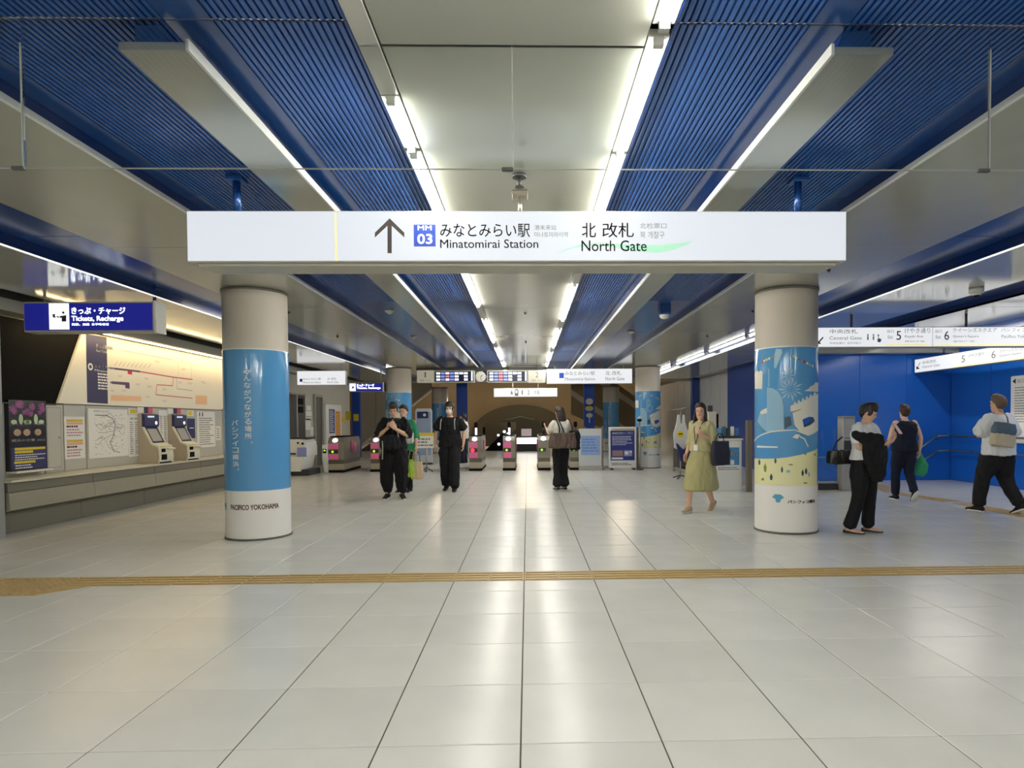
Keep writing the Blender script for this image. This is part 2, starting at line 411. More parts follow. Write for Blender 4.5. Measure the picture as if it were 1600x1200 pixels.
# ================================================================== LIGHTS IN THE CEILING
def tube_light(x, y0, y1, lit=True, z=H, w=0.09, label='', group='', tm=None):
    t = thing('ceiling_light', label, 'ceiling light', (x, (y0+y1)/2, z), 0, group)
    h = (y1-y0)/2; b = MB()
    b.box(-w/2, w/2, -h, h, -0.004, 0.03, HOUS, bevel=0.003)
    b.build('housing', t)
    if lit:
        b = MB(); b.cyl((0, -h+.03, -0.022), (0, h-.03, -0.022), 0.017, tm or TUBE, n=8); b.build('tube', t)
        for q in (-h+.015, h-.015): MB().box(-.02, .02, q-.015, q+.015, -0.038, 0, HOUS).build('end_cap', t)
    return t
LX, RX = -0.652, 0.553
def names(i, near, side): return f'fluorescent tube of the {side} light row, {near}'
L_lit = [(-5.4, -3.4), (-3.2, -1.2), (-1.0, 1.0), (3.08, 3.66), (3.70, 5.80), (6.46, 8.5), (9.6, 12.3), (13.3, 15.6), (16.4, 17.6), (19, 21), (21.6, 23.6)]
R_lit = [(-5.4, -3.4), (-3.2, -1.2), (-1.0, 1.0), (1.4, 2.52), (2.60, 3.70), (3.73, 5.75), (7.2, 9.7), (10.6, 13.2), (14.2, 16.2), (16.8, 17.6), (19, 21), (21.6, 23.6)]
WHERE = {3: 'first lit one before the big sign', 4: 'passing above the big sign', 5: 'first one seen beyond the big sign'}
for x, lst, sd in ((LX, L_lit, 'left-hand'), (RX, R_lit, 'right-hand')):
    mids = [i for i, (a, b_) in enumerate(lst) if a > 1]
    ords = ['nearest the camera', 'second from the camera', 'third from the camera', 'fourth from the camera', 'fifth from the camera', 'sixth from the camera', 'seventh from the camera', 'eighth from the camera', 'ninth from the camera']
    for i, (a, b_) in enumerate(lst):
        lab = f'lit fluorescent ceiling tube, {ords[mids.index(i)]} in the {sd} row' if i in mids else f'lit fluorescent tube behind the camera in the {sd} row, '+['farthest back', 'middle one', 'closest to the camera'][i]
        tube_light(x, a, b_, True, tm=TUBE4 if a > 12 else None, label=lab, group=f'fluorescent tubes of the {sd} row' if i in mids else f'tubes behind the camera, {sd} row')
    e = 1.0; prev = -6
    for a, b_ in lst+[(24, 24)]:
        if a-prev > 0.12:
            MB().box(x-0.045, x+0.045, prev+.005, a-.005, H-0.002, H+0.03, HOUS, bevel=0.003).build('light_rail', ceiling)
        prev = b_
# thin white lit edge strips of the side aisles
EDGEL = mat('lit_edge_strip', (250, 248, 240), 0.4, emit=0.9)
for x0, sd in ((-4.60, 'left-hand'), (4.50, 'right-hand')):
    o = MB().box(x0+(0.03 if x0 < 0 else 0), x0+(0.05 if x0 < 0 else 0.02), -5.5, 23.5, H-0.012, H-0.001, EDGEL).build('edge_light')
    tag(o, f'thin white lit edge strip along the blue recess of the {sd} aisle', 'ceiling light')
R2 = [(9.9, 12.2), (12.4, 14.9), (15.3, 18.2), (18.9, 22.4)]
for k, (a, b_) in enumerate(R2):
    tube_light(4.36, a, b_, z=HB-0.01, w=0.12, tm=TUBE2, label='lit tube in the right-hand aisle recess, ' + ['hidden by the big right-hand pillar', 'just left of the big right-hand pillar', 'middle one between two pillars', 'beside the top of the far pillar'][k], group='tubes over the right-hand aisle')
for k, (a, b_) in enumerate([(-4, -1.5), (0, 2.5)]):
    tube_light(4.30, a, b_, z=HB+0.0, w=0.12, tm=TUBE2, label='lit tube in the right-hand aisle recess beside the camera, '+['farther back', 'nearer one'][k], group='unseen tubes of the right-hand aisle')
for k, (a, b_) in enumerate([(-4, -1.5), (0, 2.5), (8.95, 10.9), (18.8, 20.9)]):  # the pair behind the pillars is added, hidden, to lighten the left walls
    tube_light(-4.22, a, b_, z=HB+0.0, w=0.12, tm=TUBE2, label='lit tube in the left-hand aisle recess, '+['farther back behind the camera', 'beside the camera', 'added out of sight behind the big left pillar', 'added out of sight behind the far left pillar'][k], group='tubes over the left-hand aisle')
for k, (x, a, b_) in enumerate([(8.0, 7.0, 9.4), (8.0, 10.2, 12.8), (8.0, 3.0, 5.4)]):
    tube_light(x, a, b_, z=HB+0.0, w=0.12, label='lit tube in the outer right recess, '+['middle one', 'closest to the blue wall', 'farthest from the blue wall'][k], group='tubes before the blue wall')
for k, (x, y) in enumerate([(-5.2, -4.4), (-2.0, -4.4), (2.0, -4.4), (5.2, -4.4), (-5.2, -2.2), (-2.0, -2.2), (2.0, -2.2), (5.2, -2.2)]):  # added unseen tubes that brighten surfaces facing the camera
    tube_light(x, y-0.9, y+0.9, w=0.14, tm=TUBE3, label='added unseen fill tube behind the camera, '+['back row outer left', 'back row inner left', 'back row inner right', 'back row outer right', 'front row outer left', 'front row inner left', 'front row inner right', 'front row outer right'][k], group='added fill tubes behind the camera')
# ================================================================== WALLS
WX = -6.75
o = sbuild(MB().box(-7.1, WX, 7.75, 24.0, 0, 3.1, GREYP), 'wall_left')
sbuild(MB().box(-9, -6.36, 7.45, 7.75, 0, 3.05, mat('grey_wall_end', (150, 152, 152), 0.4)), 'wall_left_return')
sbuild(MB().box(-7.2, -6.36, -6, 7.45, 0, 3.1, GREYP), 'wall_left_near')
sbuild(MB().box(-14, 16, -6.2, -6, 0, 3.1, GREYP), 'wall_back')
sbuild(MB().box(12.5, 12.7, -6, 14, 0, 3.1, GREYP), 'wall_right_near')
# bulkhead over the ticket machines
BULK = mat('grey_bulkhead', (132, 131, 122), 0.35)
MB().prism([(-6.74, 2.78), (-6.42, 2.78), (-6.42, 2.93), (-6.52, 3.05), (-6.74, 3.05)], 'y', 7.76, 24, BULK).build('bulkhead', ceiling)
def fitbox(body, x0, y0, x1, y1, bold=0.0):
    vs, fs = textmesh(body, 1.0, bold)
    ax = min(v[0] for v in vs); bx = max(v[0] for v in vs); ay = min(v[1] for v in vs); by = max(v[1] for v in vs)
    return [(x0+(x-ax)/(bx-ax)*(x1-x0), y0+(y-ay)/(by-ay)*(y1-y0)) for x, y in vs], fs
def _fit(s, body, x0, y0, x1, y1, m, bold=0.0, lift=None):
    vs, fs = fitbox(body, min(x0, x1), min(y0, y1), max(x0, x1), max(y0, y1), bold); return s.add(vs, fs, m, lift)
Print.fit = _fit
# ================================================================== PILLARS with printed wraps
R = 0.364
class Wrap:
    """printed film bent round the pillar: shapes in (u along the arc, z)"""
    def __init__(s): s.bm = bmesh.new(); s.mats = []; s.lay = 0
    def add(s, vs, fs, m, cut=True, lift=None):
        s.lay += 1; h = lift if lift is not None else 0.0005*s.lay
        if m not in s.mats: s.mats.append(m)
        k = s.mats.index(m); t = bmesh.new()
        V = [t.verts.new((x, 0, y)) for x, y in vs]
        for f in fs:
            try: t.faces.new([V[i] for i in f])
            except ValueError: pass
        if cut:
            lo = min(v[0] for v in vs); hi = max(v[0] for v in vs); x = math.ceil(lo/0.04)*0.04
            while x < hi:
                g = list(t.verts)+list(t.edges)+list(t.faces)
                bmesh.ops.bisect_plane(t, geom=g, plane_co=(x, 0, 0), plane_no=(1, 0, 0)); x += 0.04
        rr = R+0.004+h
        for v in t.verts:
            a = v.co.x/R; v.co = Vector((rr*sin(a), -rr*cos(a), v.co.z))
        me = bpy.data.meshes.new('x'); t.to_mesh(me); t.free(); n0 = len(s.bm.faces); s.bm.from_mesh(me); bpy.data.meshes.remove(me)
        s.bm.faces.ensure_lookup_table()
        for f in s.bm.faces[n0:]: f.material_index = k; f.smooth = False
        return s
    def poly(s, pts, m, **k): return s.add(pts, [tuple(range(len(pts)))], m, **k)
    def build(s, name, parent):
        me = bpy.data.meshes.new(name); s.bm.to_mesh(me); s.bm.free()
        for m in s.mats: me.materials.append(m)
        o = bpy.data.objects.new(name, me); COL.objects.link(o); o.parent = parent; return o
WB = mat('wrap_blue_film', (84, 150, 204), 0.09, spec=0.6); WBD = mat('wrap_deep_blue', (44, 122, 186), 0.14, spec=0.6)
WW = mat('wrap_white_film', (244, 241, 236), 0.3); WL = mat('wrap_pale_print', (238, 240, 238), 0.3); WPB = mat('wrap_pale_blue_print', (150, 190, 216), 0.3)
WBE = mat('wrap_beach_print', (236, 232, 180), 0.35); WG = mat('wrap_green_print', (120, 140, 60), 0.4); WDK = mat('wrap_dark_print', (48, 66, 84), 0.4)
WMB = mat('wrap_building_print', (136, 178, 208), 0.3); WTL = mat('wrap_teal_emblem', (84, 160, 190), 0.4); WCR = mat('wrap_cream_print', (228, 226, 212), 0.35); WSW = mat('wrap_swimming_blue', (36, 92, 190), 0.3)
CONC = mat('beige_column_coat', (226, 217, 203), 0.3, mottle=0.03, scale=3)
PC = Vector((3.196, 7.68)); PCL = Vector((-3.277, 7.68))
def uz(px, py, cx_, hw, y0=7.68):
    s_ = max(-0.985, min(0.985, (px-cx_)/hw)); a = math.asin(s_)
    return R*a, atY(px, py, y0-R*cos(a)*0.92).z
c4 = lambda x, y: uz(1170+x/6.667, 520+y/6.667, 1228, 48)
c5 = lambda x, y: uz(1170+x/7.06, 680+y/7.06, 1228, 48)
cL = lambda x, y: uz(340+x/3.638, 530+y/3.638, 402, 50)
BETA = radians(172)
def pillar_proto():
    t = thing('round_pillar', 'left one of the two large round pillars, wrapped in blue film with white vertical lettering', 'pillar', (PCL.x, PCL.y, 0), 0.403, 'round pillars in blue wraps')
    MB().cyl((0, 0, 0), (0, 0, H), R, CONC, n=64).build('shaft', t)
    MB().cyl((0, 0, H-0.03), (0, 0, H-0.001), R+0.012, mat('dark_collar', (92, 88, 80), 0.5), n=64).build('collar', t)
    MB().cyl((0, 0, 0), (0, 0, 0.022), R+0.014, mat('pillar_foot', (96, 94, 90), 0.5), n=64).build('foot_ring', t)
    ztop = cL(200, 52)[1]; zbot = cL(200, 862)[1]
    MB().cyl((0, 0, 0.022), (0, 0, ztop), R+0.003, WW, n=64, cap=False).build('white_film', t)
    MB().cyl((0, 0, zbot), (0, 0, ztop-0.012), R+0.0038, WB, n=64, cap=False).build('blue_film', t)
    # lettering side
    W = Wrap()
    s1 = 'みんながつながる場所、'; y0 = 160
    for i, ch in enumerate(s1):
        vs, fs = fitbox(ch, *cL(160, y0+i*41.0+38), *cL(196, y0+i*41.0+4), bold=0.01)
        if ch == '、': vs, fs = fitbox(ch, *cL(190, 592), *cL(200, 580))
        W.add(vs, fs, WL, cut=False, lift=0.003)
    s2 = 'パシフィコ横浜。'; y0 = 456
    for i, ch in enumerate(s2):
        if ch == '。': vs, fs = fitbox(ch, *cL(118, 742), *cL(128, 730))
        else: vs, fs = fitbox(ch, *cL(94, y0+i*38.5+34), *cL(127, y0+i*38.5+4), bold=0.01)
        W.add(vs, fs, WL, cut=False, lift=0.003)
    W.build('vertical_lettering', t)
    W = Wrap(); vs, fs = fitbox('PACIFICO YOKOHAMA', *cL(80, 962), *cL(332, 934), bold=0.02); W.add(vs, fs, mat('brown_print', (92, 62, 60), 0.5), cut=False, lift=0.003)
    W.build('name_lettering', t)
    em = [(-.5, .1), (-.35, .45), (.35, .45), (.5, .1), (.36, .1), (.22, -.35), (-.22, -.35), (-.36, .1)]
    W = Wrap(); cx_, cz_ = cL(50, 945); W.poly([(cx_+.09*a, cz_+.11*b) for a, b in em], WTL, lift=0.003); W.build('emblem', t)
    # picture side (harbour scene)
    B = R*BETA
    def P(f, pts): return [((lambda q: (q[0]+B, q[1]))(f(*p))) for p in pts]
    W = Wrap(); W.poly(P(c5, [(68, 545), (68, 262), (180, 265), (320, 258), (430, 242), (560, 212), (660, 178), (735, 138), (735, 545), (560, 552), (400, 556), (200, 552)]), WBE, lift=0.002); W.build('beach_print', t)
    W = Wrap()
    for pts, m in (([(90, 390), (112, 385), (118, 405), (135, 385), (160, 400), (155, 580), (78, 578), (75, 420)], WCR),
                   ([(560, 610), (600, 590), (625, 560), (650, 550), (668, 525), (700, 525), (700, 625)], WCR)):
        W.poly(P(c4, pts), m, lift=0.0026)
    W.build('cloud_print', t)
    W = Wrap()
    W.poly(P(c4, [(105, 925), (135, 820), (190, 780), (230, 775), (230, 1030), (200, 1030)]), WMB, lift=0.0024)
    W.poly(P(c4, [(130, 830), (160, 800), (215, 780), (215, 830), (150, 850)]), WCR, lift=0.0027)
    W.poly(P(c4, [(203, 565), (260, 575), (310, 610), (345, 670), (362, 760), (368, 1010), (205, 1035)]), WPB, lift=0.003)
    for k in range(9):
        x = 222+k*16; W.add(P(c4, [(x, 600+k*14), (x+3, 600+k*14), (x+3, 1005), (x, 1005)]), [(0, 1, 2, 3)], WMB, lift=0.0034)
    W.build('tower_print', t)
    W = Wrap()
    W.poly(P(c4, [(432, 760), (470, 750), (500, 735), (540, 715), (590, 690), (630, 665), (690, 640), (700, 640), (700, 800), (520, 830), (430, 820)]), WCR, lift=0.0028)
    W.poly(P(c4, [(450, 830), (690, 790), (700, 800), (700, 1000), (600, 1065), (520, 1030), (470, 960)]), WCR, lift=0.0026)
    W.poly(P(c4, [(545, 905), (610, 875), (650, 880), (665, 920), (620, 960), (560, 985)]), WDK, lift=0.0032)
    W.poly(P(c4, [(550, 900), (605, 875), (635, 885), (630, 915), (560, 960)]), WSW, lift=0.0036)
    W.poly(P(c4, [(375, 880), (430, 870), (445, 960), (375, 1000)]), WDK, lift=0.0032)
    W.poly(P(c4, [(440, 825), (530, 795), (532, 800), (442, 832)]), WDK, lift=0.0034)
    for k in range(6):
        x = 470+k*38; y = 748-k*19; W.add(P(c4, [(x-14, y+2), (x+4, y-34), (x+14, y-4)]), [(0, 1, 2)], WCR, lift=0.003)
    W.build('hall_print', t)
    W = Wrap()     # quay line, pier, boats
    def band(f, pts, wd):
        up = [(x, y-wd/2) for x, y in pts]; dn = [(x, y+wd/2) for x, y in pts[::-1]]; return P(f, up+dn)
    W.poly(band(c4, [(72, 1135), (110, 1090), (170, 1055), (250, 1030), (360, 1018), (470, 1010), (540, 1040), (600, 1065), (700, 1005)], 13), WCR, lift=0.0037)
    W.poly(band(c4, [(85, 940), (120, 975), (200, 1035)], 9), WG, lift=0.004)
    W.poly(P(c4, [(105, 1178), (310, 1184), (310, 1200), (100, 1200)]), WL, lift=0.004)
    W.poly(P(c4, [(520, 1070), (570, 1100), (605, 1180), (595, 1190), (560, 1110), (512, 1082)]), WCR, lift=0.004)
    W.poly(P(c4, [(450, 1090), (480, 1055), (520, 1060), (500, 1105)]), WCR, lift=0.004)
    W.build('quay_print', t)
    W = Wrap(); fx, fy = 430, 590    # firework, pale petals round a centre
    for k in range(14):
        a = 2*pi*k/14; L = 130 if k % 2 else 105
        pts = [(fx+28*cos(a), fy+28*sin(a)), (fx+L*.7*cos(a-.11), fy+L*.7*sin(a-.11)), (fx+L*cos(a), fy+L*sin(a)), (fx+L*.7*cos(a+.11), fy+L*.7*sin(a+.11))]
        W.poly(P(c4, pts), WPB, lift=0.0022)
    for k in range(9):
        a = 2*pi*k/9; W.poly(P(c4, [(410+50*cos(a)*.2, 450+15*sin(a)), (410+55*cos(a-.12), 440+75*sin(a-.12)), (410+62*cos(a), 440+88*sin(a)), (410+55*cos(a+.12), 440+75*sin(a+.12))]), WPB, lift=0.0024)
    W.build('firework_print', t)
    W = Wrap(); W.poly(P(c4, [(290, 165), (345, 170), (352, 210), (335, 250), (290, 370), (272, 355), (275, 230)]), WPB, lift=0.003)
    W.poly(P(c4, [(215, 370), (228, 370), (230, 560), (212, 560)]), WMB, lift=0.0025); W.build('streamer_print', t)
    W = Wrap(); cols = [RED, WCR, YEL, WL, WG, mat('pink_print', (216, 130, 130), 0.5)]
    for k in range(6): x = 140+25*k; y = 290-11*k; W.poly(P(c4, [(x, y), (x+18, y-8), (x+20, y+14), (x+4, y+20)]), cols[k % 6], lift=0.003)
    for k in range(9): x = 450+26*k; y = 235+15*k; W.poly(P(c4, [(x, y), (x+18, y+8), (x+16, y+30), (x+0, y+22)]), cols[(k+2) % 6], lift=0.003)
    W.build('bunting_print', t)
    W = Wrap()
    for x, y, a, b_, m in ((135, 300, 12, 34, WDK), (198, 360, 17, 50, WG), (305, 280, 12, 32, WDK), (372, 375, 12, 36, WDK), (262, 462, 15, 38, WDK), (580, 405, 13, 36, WDK), (615, 385, 13, 36, WDK), (645, 420, 10, 30, WMB), (460, 322, 26, 8, WG), (608, 518, 24, 8, WG), (172, 492, 16, 16, WG), (608, 200, 12, 14, WG), (705, 205, 12, 12, WG), (435, 395, 22, 18, WMB)):
        W.poly(P(c5, [(x, y-b_), (x+a, y), (x+a*.6, y+b_), (x-a*.6, y+b_), (x-a, y)]), m, lift=0.0034)
    W.build('tree_and_figure_print', t)
    W = Wrap(); pts = P(c5, [(270, 690), (300, 655), (360, 655), (395, 690), (365, 705), (350, 745), (315, 745), (302, 705)]); W.poly(pts, WTL, lift=0.0034); W.build('shirt_shaped_emblem', t)
    W = Wrap(); q = P(c5, [(428, 752), (708, 690)]); vs, fs = fitbox('パシフィコ横浜', q[0][0], q[0][1], q[1][0], q[1][1], bold=0.03); W.add(vs, fs, INK, cut=False, lift=0.0034); W.build('name_lettering', t)
    return t
pl = pillar_proto()
dup(pl, (PC.x, PC.y, 0), -0.395-BETA, 'right one of the two large round pillars, its blue wrap printed with a harbour scene and a beach')
dup(pl, (3.52, 18.25, 0), -0.19-BETA, 'round pillar with harbour print beside the ticket gates, behind the walking woman in green')
dup(pl, (-3.72, 18.25, 0), 0.2-BETA-0.9, 'round pillar with blue wrap behind the man in black holding a phone')
dup(pl, (-3.93, 28.3, 0), 0.14, 'far round pillar in plain blue film left of the departure boards')
dup(pl, (3.78, 28.3, 0), -0.13, 'far round pillar in plain blue film above the navy poster stand')
# ================================================================== HANGING SIGNS
def sign_box(t, x0, x1, z0, z1, depth, face, frame, rim=0.012, name='face'):
    """a lit box sign, front at local y=0, behind it depth"""
    MB().box(x0, x1, 0.004, depth, z0, z1, frame, bevel=0.006).build('housing', t)
    MB().box(x0+rim, x1-rim, -0.003, 0.006, z0+rim, z1-rim, face, bevel=0.001).build('face_panel', t)
def hanger(t, x, y, z0, z1, m, plate=True, r=0.022):
    z1 = z1+.001
    b = MB(); b.cyl((x, y, z0), (x, y, z1), r, m, n=12)
    if plate: b.box(x-.055, x+.055, y-.055, y+.055, z1-.028, z1, m, bevel=0.004)
    b.build('hanger', t)
FRAMEG = mat('sign_frame_beige_grey', (168, 166, 154), 0.4)
ARROW = mat('arrow_brown_black', (54, 46, 42), 0.6)
BADGE = mat('badge_blue', (34, 66, 168), 0.6, emit=0.03)
GREENS = mat('pale_green_swoosh', (130, 186, 156), 0.6, emit=0.45, ergb=(190, 228, 208))
SGREY = mat('sign_grey_lettering', (104, 96, 92), 0.6); SLG = mat('sign_light_grey_lettering', (122, 120, 120), 0.6)
YS = 4.25
t = thing('overhead_sign', 'big lit white overhead sign with arrow pointing ahead to the north gate', 'sign', (0, YS, 0))
A = atY(292, 409, YS); Bq = atY(1323.5, 330.5, YS)
MB().box(A.x, Bq.x, 0.003, 0.2, A.z-0.002, Bq.z+0.004, FRAMEG, bevel=0.006).build('housing', t)
MB().box(A.x+.008, Bq.x-.008, -0.004, 0.006, A.z+.006, Bq.z-.003, SIGNW, bevel=0.001).build('face_panel', t)
MB().box(A.x+.06, Bq.x-.06, 0.03, 0.26, A.z-0.022, A.z-0.002, FRAMEG, bevel=0.003).build('under_tray', t)
def s2(px, py): v = atY(px, py, YS); return (v.x, v.z)
def sbox(pr, body, px0, py0, px1, py1, m, bold=0.0):
    a = s2(px0, py1); b = s2(px1, py0); pr.fit(body, a[0], a[1], b[0], b[1], m, bold)
pr = Print((0, -0.0045, 0)); a = s2(524, 408); b = s2(526, 332); pr.rect(a[0], a[1], b[0], b[1], mat('pale_yellow_seam', (226, 212, 150), 0.5, emit=0.5)); pr.build('yellow_seam', t)
pr = Print((0, -0.0045, 0))
pr.poly([s2(x, y) for x, y in ((609, 341.5), (632, 364), (632, 371.5), (612.3, 353), (612.3, 396), (605.7, 396), (605.7, 353), (586, 371.5), (586, 364))], ARROW); pr.build('arrow', t)
pr = Print((0, -0.0045, 0)); a = s2(647, 385.5); b = s2(680.5, 351.5); pr.rect(a[0], a[1], b[0], b[1], BADGE); pr.build('station_badge', t)
pr = Print((0, -0.0055, 0)); sbox(pr, 'MM', 653, 353, 674.5, 360, LETW, .006); sbox(pr, '03', 652.5, 366, 675.5, 381.5, LETW, .01); pr.build('badge_lettering', t)
pr = Print((0, -0.0045, 0)); pr.poly([s2(*p) for p in ((863, 398.5), (885, 389), (905, 383), (930, 379.5), (955, 380.5), (990, 382.5), (1030, 383), (1060, 380.5), (1083, 377), (1070, 384), (1050, 391), (1028, 395), (1005, 394), (975, 389.5), (945, 385), (920, 384.5), (895, 388))], GREENS); pr.build('green_swoosh', t)
pr = Print((0, -0.0062, 0)); sbox(pr, 'みなとみらい駅', 688, 350, 828, 371, SGREY, .004); pr.build('station_name_lettering', t)
pr = Print((0, -0.0062, 0)); sbox(pr, 'Minatomirai Station', 688, 374.5, 841, 388, SGREY, .003); pr.build('english_lettering', t)
pr = Print((0, -0.0062, 0)); sbox(pr, '港未来站', 835, 352, 869, 360, SLG); sbox(pr, '미나토미라이역', 835, 363, 887, 371, SLG); pr.build('small_lettering', t)
pr = Print((0, -0.0062, 0)); sbox(pr, '北', 909, 348.5, 931, 371.5, SGREY, .004); sbox(pr, '改札', 941, 348.5, 990, 371.5, SGREY, .004); pr.build('gate_name_lettering', t)
pr = Print((0, -0.0062, 0)); sbox(pr, 'North Gate', 908.5, 376, 1010, 393, SGREY, .003); pr.build('gate_english_lettering', t)
pr = Print((0, -0.0062, 0)); sbox(pr, '北检票口', 999.5, 349, 1041, 357.5, SLG); sbox(pr, '북 개찰구', 1000, 362, 1038, 373, SLG); pr.build('gate_small_lettering', t)
for px in (376, 1243): hanger(t, atZ(px, 283, HB).x, 0.12, Bq.z, HB-.002, BLUE_RIB, r=0.026)
hanger(t, -0.04, 0.12, Bq.z, H-.001, STEEL, r=0.014)
# tickets sign
YT = 7.76
t = thing('overhead_sign', 'hanging navy sign reading Tickets, Recharge with white pictogram, above the ticket counter', 'sign', (0, YT, 0))
def tz(px, py): v = atY(px, py, YT); return (v.x, v.z)
a = tz(37, 519); b = tz(240, 471)
MB().box(a[0], b[0], 0.004, 0.2, a[1], b[1], FRAMEG, bevel=0.005).build('housing', t)
MB().box(b[0]-.005, b[0]+.03, -0.004, 0.21, a[1]-.012, b[1]+.012, mat('white_end_cap', (222, 222, 212), 0.4), bevel=0.006).build('end_cap', t)
a = tz(39, 516.5); b = tz(237.5, 473.5)
MB().box(a[0], b[0], -0.003, 0.006, a[1], b[1], SIGNB, bevel=0.001).build('face_panel', t)
pr = Print((0, -0.0036, 0)); a = tz(77.5, 515); b = tz(108, 473.8); pr.rect(a[0], a[1], b[0], b[1], LETW); pr.build('pictogram_panel', t)
pr = Print((0, -0.0046, 0)); c = tz(99.3, 488.5); pr.disc(c[0], c[1], .014, INK)
pr.poly([tz(*p) for p in ((94, 494), (104, 492.5), (104, 502.5), (97, 502.5), (97, 496.5), (94, 497))], INK)
pr.poly([tz(*p) for p in ((82.5, 491), (87.5, 491), (86, 493), (88, 497), (83.5, 496))], INK); pr.line([tz(89, 494.5), tz(93, 496)], .012, INK); pr.build('pictogram', t)
def tbox(pr, body, x0, y0, x1, y1, m, bold): a = tz(x0, y1); b = tz(x1, y0); pr.fit(body, a[0], a[1], b[0], b[1], m, bold)
pr = Print((0, -0.0036, 0)); tbox(pr, 'きっぷ・チャージ', 112, 480, 196, 491.5, LETW, .02); pr.build('japanese_lettering', t)
pr = Print((0, -0.0036, 0)); tbox(pr, 'Tickets, Recharge', 112, 493.5, 193, 504, LETW, .02); pr.build('english_lettering', t)
pr = Print((0, -0.0036, 0)); tbox(pr, '购票、充值  표구매/충전', 112.5, 504.8, 170, 508.8, LETW, .01); pr.build('small_lettering', t)
b = MB(); xb = tz(238, 470)[0]-.03; b.cyl((xb, .1, tz(0, 470)[1]), (xb, .1, HB), .02, BLUE_SM, n=12); b.box(xb-.08, xb+.05, .04, .16, HB-.03, HB-.002, BLUE_SM, bevel=.004); b.build('hanger', t)
b = MB(); xb = tz(60, 470)[0]; b.cyl((xb, .1, tz(0, 472)[1]), (xb, .1, 3.06), .016, STEEL, n=10); b.build('hanger', t)
# generic lit station sign
def lit_sign(label, loc, x0, x1, z0, z1, face=SIGNW2, rz=0.0, depth=0.16, group=None, hang=(0.2, 0.8), hz=H, cat='sign', hm=None):
    t = thing('overhead_sign', label, cat, loc, rz, group)
    sign_box(t, x0, x1, z0, z1, depth, face, FRAMEG, rim=0.01)
    for f in hang: hanger(t, x0+(x1-x0)*f, depth/2, z1, hz-.001, hm or FRAMEG, plate=False, r=0.018)
    return t
def station_words(t, x0, z0, wd, ht):
    pr = Print((0, -0.0036, 0)); pr.rect(x0, z0+ht*.38, x0+ht*.3, z0+ht*.72, BADGE); pr.build('station_badge', t)
    u = ht*.55
    pr = Print((0, -0.0036, 0)); pr.fit('みなとみらい駅', x0+ht*.38, z0+ht*.56, x0+ht*2.35, z0+ht*.82, SLG); pr.fit('Minatomirai Station', x0+ht*.38, z0+ht*.22, x0+ht*2.35, z0+ht*.42, SLG); pr.build('station_lettering', t)
    pr = Print((0, -0.0036, 0)); pr.fit('北 改札', x0+ht*3.05, z0+ht*.56, x0+ht*4.1, z0+ht*.84, SLG); pr.fit('North Gate', x0+ht*3.05, z0+ht*.22, x0+ht*4.3, z0+ht*.44, SLG); pr.build('gate_lettering', t)
YG = 17.7
a = atY(854, 600, YG); b = atY(988, 575.5, YG)
t = lit_sign('lit white sign over the ticket gates, right of the departure boards', (0, YG, 0), a.x, b.x, a.z, b.z, hang=(0.1, 0.9)); station_words(t, a.x+.36, a.z, 2, b.z-a.z)
a = atY(464, 602, YG); b = atY(540, 579, YG)
t = lit_sign('lit white sign over the staffed gate, between blue pillar wrap and navy sign', (0, YG, 0), a.x, b.x, a.z, b.z, hang=(0.9,)); station_words(t, a.x+.08, a.z, 1.2, (b.z-a.z)*.62)
YN = 18.02
a = atY(545, 612, YN); b = atY(600, 598, YN)
t = lit_sign('small navy tickets sign with white pictogram hanging next to the pillar at the gates', (0, YN, 0), a.x, b.x, a.z, b.z, face=SIGNB, hang=(0.9,))
pr = Print((0, -0.0036, 0)); pr.rect(a.x+.02, a.z+.015, a.x+.2, b.z-.015, LETW); pr.disc(a.x+.12, a.z+.12, .03, NAVY); pr.build('pictogram_panel', t)
pr = Print((0, -0.0036, 0)); pr.fit('きっぷ・チャージ', a.x+.23, a.z+.14, a.x+.72, b.z-.03, LETW, .02); pr.fit('Tickets, Recharge', a.x+.23, a.z+.06, a.x+.9, a.z+.13, LETW, .02); pr.build('lettering', t)
MB().box(b.x-.04, b.x, -.01, .17, a.z-.01, b.z+.01, WHITE, bevel=.004).build('end_cap', t)
# departure boards, platform number panels, clock
PANELB = mat('beige_number_panel', (196, 192, 178), 0.4, emit=0.12)
SCRN = mat('dark_led_screen', (14, 16, 46), 0.3, emit=0.05)
LEDW = mat('white_led_text', (236, 240, 255), 0.5, emit=1.3); LEDR = mat('red_led_text', (232, 120, 130), 0.5, emit=0.9); LEDB = mat('blue_led_text', (130, 150, 230), 0.5, emit=0.8)
def board(label, px0, px1, red, seed):
    a = atY(px0, 598, YG); b = atY(px1, 578.5, YG)
    t = thing('departure_board', label, 'display', (0, YG, 0), 0, 'departure boards over the gates')
    MB().box(a.x, b.x, 0, .2, a.z, b.z, FRAMEG, bevel=.008).build('housing', t)
    MB().box(a.x+.03, b.x-.03, -.004, .01, a.z+.03, b.z-.03, SCRN).build('screen', t)
    W = b.x-a.x-.1; x0 = a.x+.05; hh = (b.z-a.z-.08)/3
    rnd = random.Random(seed)
    for j in range(3):
        y = a.z+.045+hh*j; pr = Print((0, -.0045, 0))
        for k in range(7):
            if k == 5 and j < 2: continue
            m = LEDR if (k == 2 and j in red) else (LEDB if k in (1, 3) else LEDW)
            xs = x0+W*(.02+.125*k); ch = []
            for q in range(3): ch.append((xs+q*W*.036, y+.012, xs+q*W*.036+W*.028, y+hh-.02))
            pr.rects(ch, m)
        pr.rect(b.x-.085, y+.005, b.x-.05, y+hh, LEDW)
        pr.build('text_row', t)
    hanger(t, (a.x+b.x)/2, .1, b.z, H-.001, DKGREY, plate=False, r=.02)
board('departure board left of the round clock, one red entry in the middle row', 678, 741, (1,), 1)
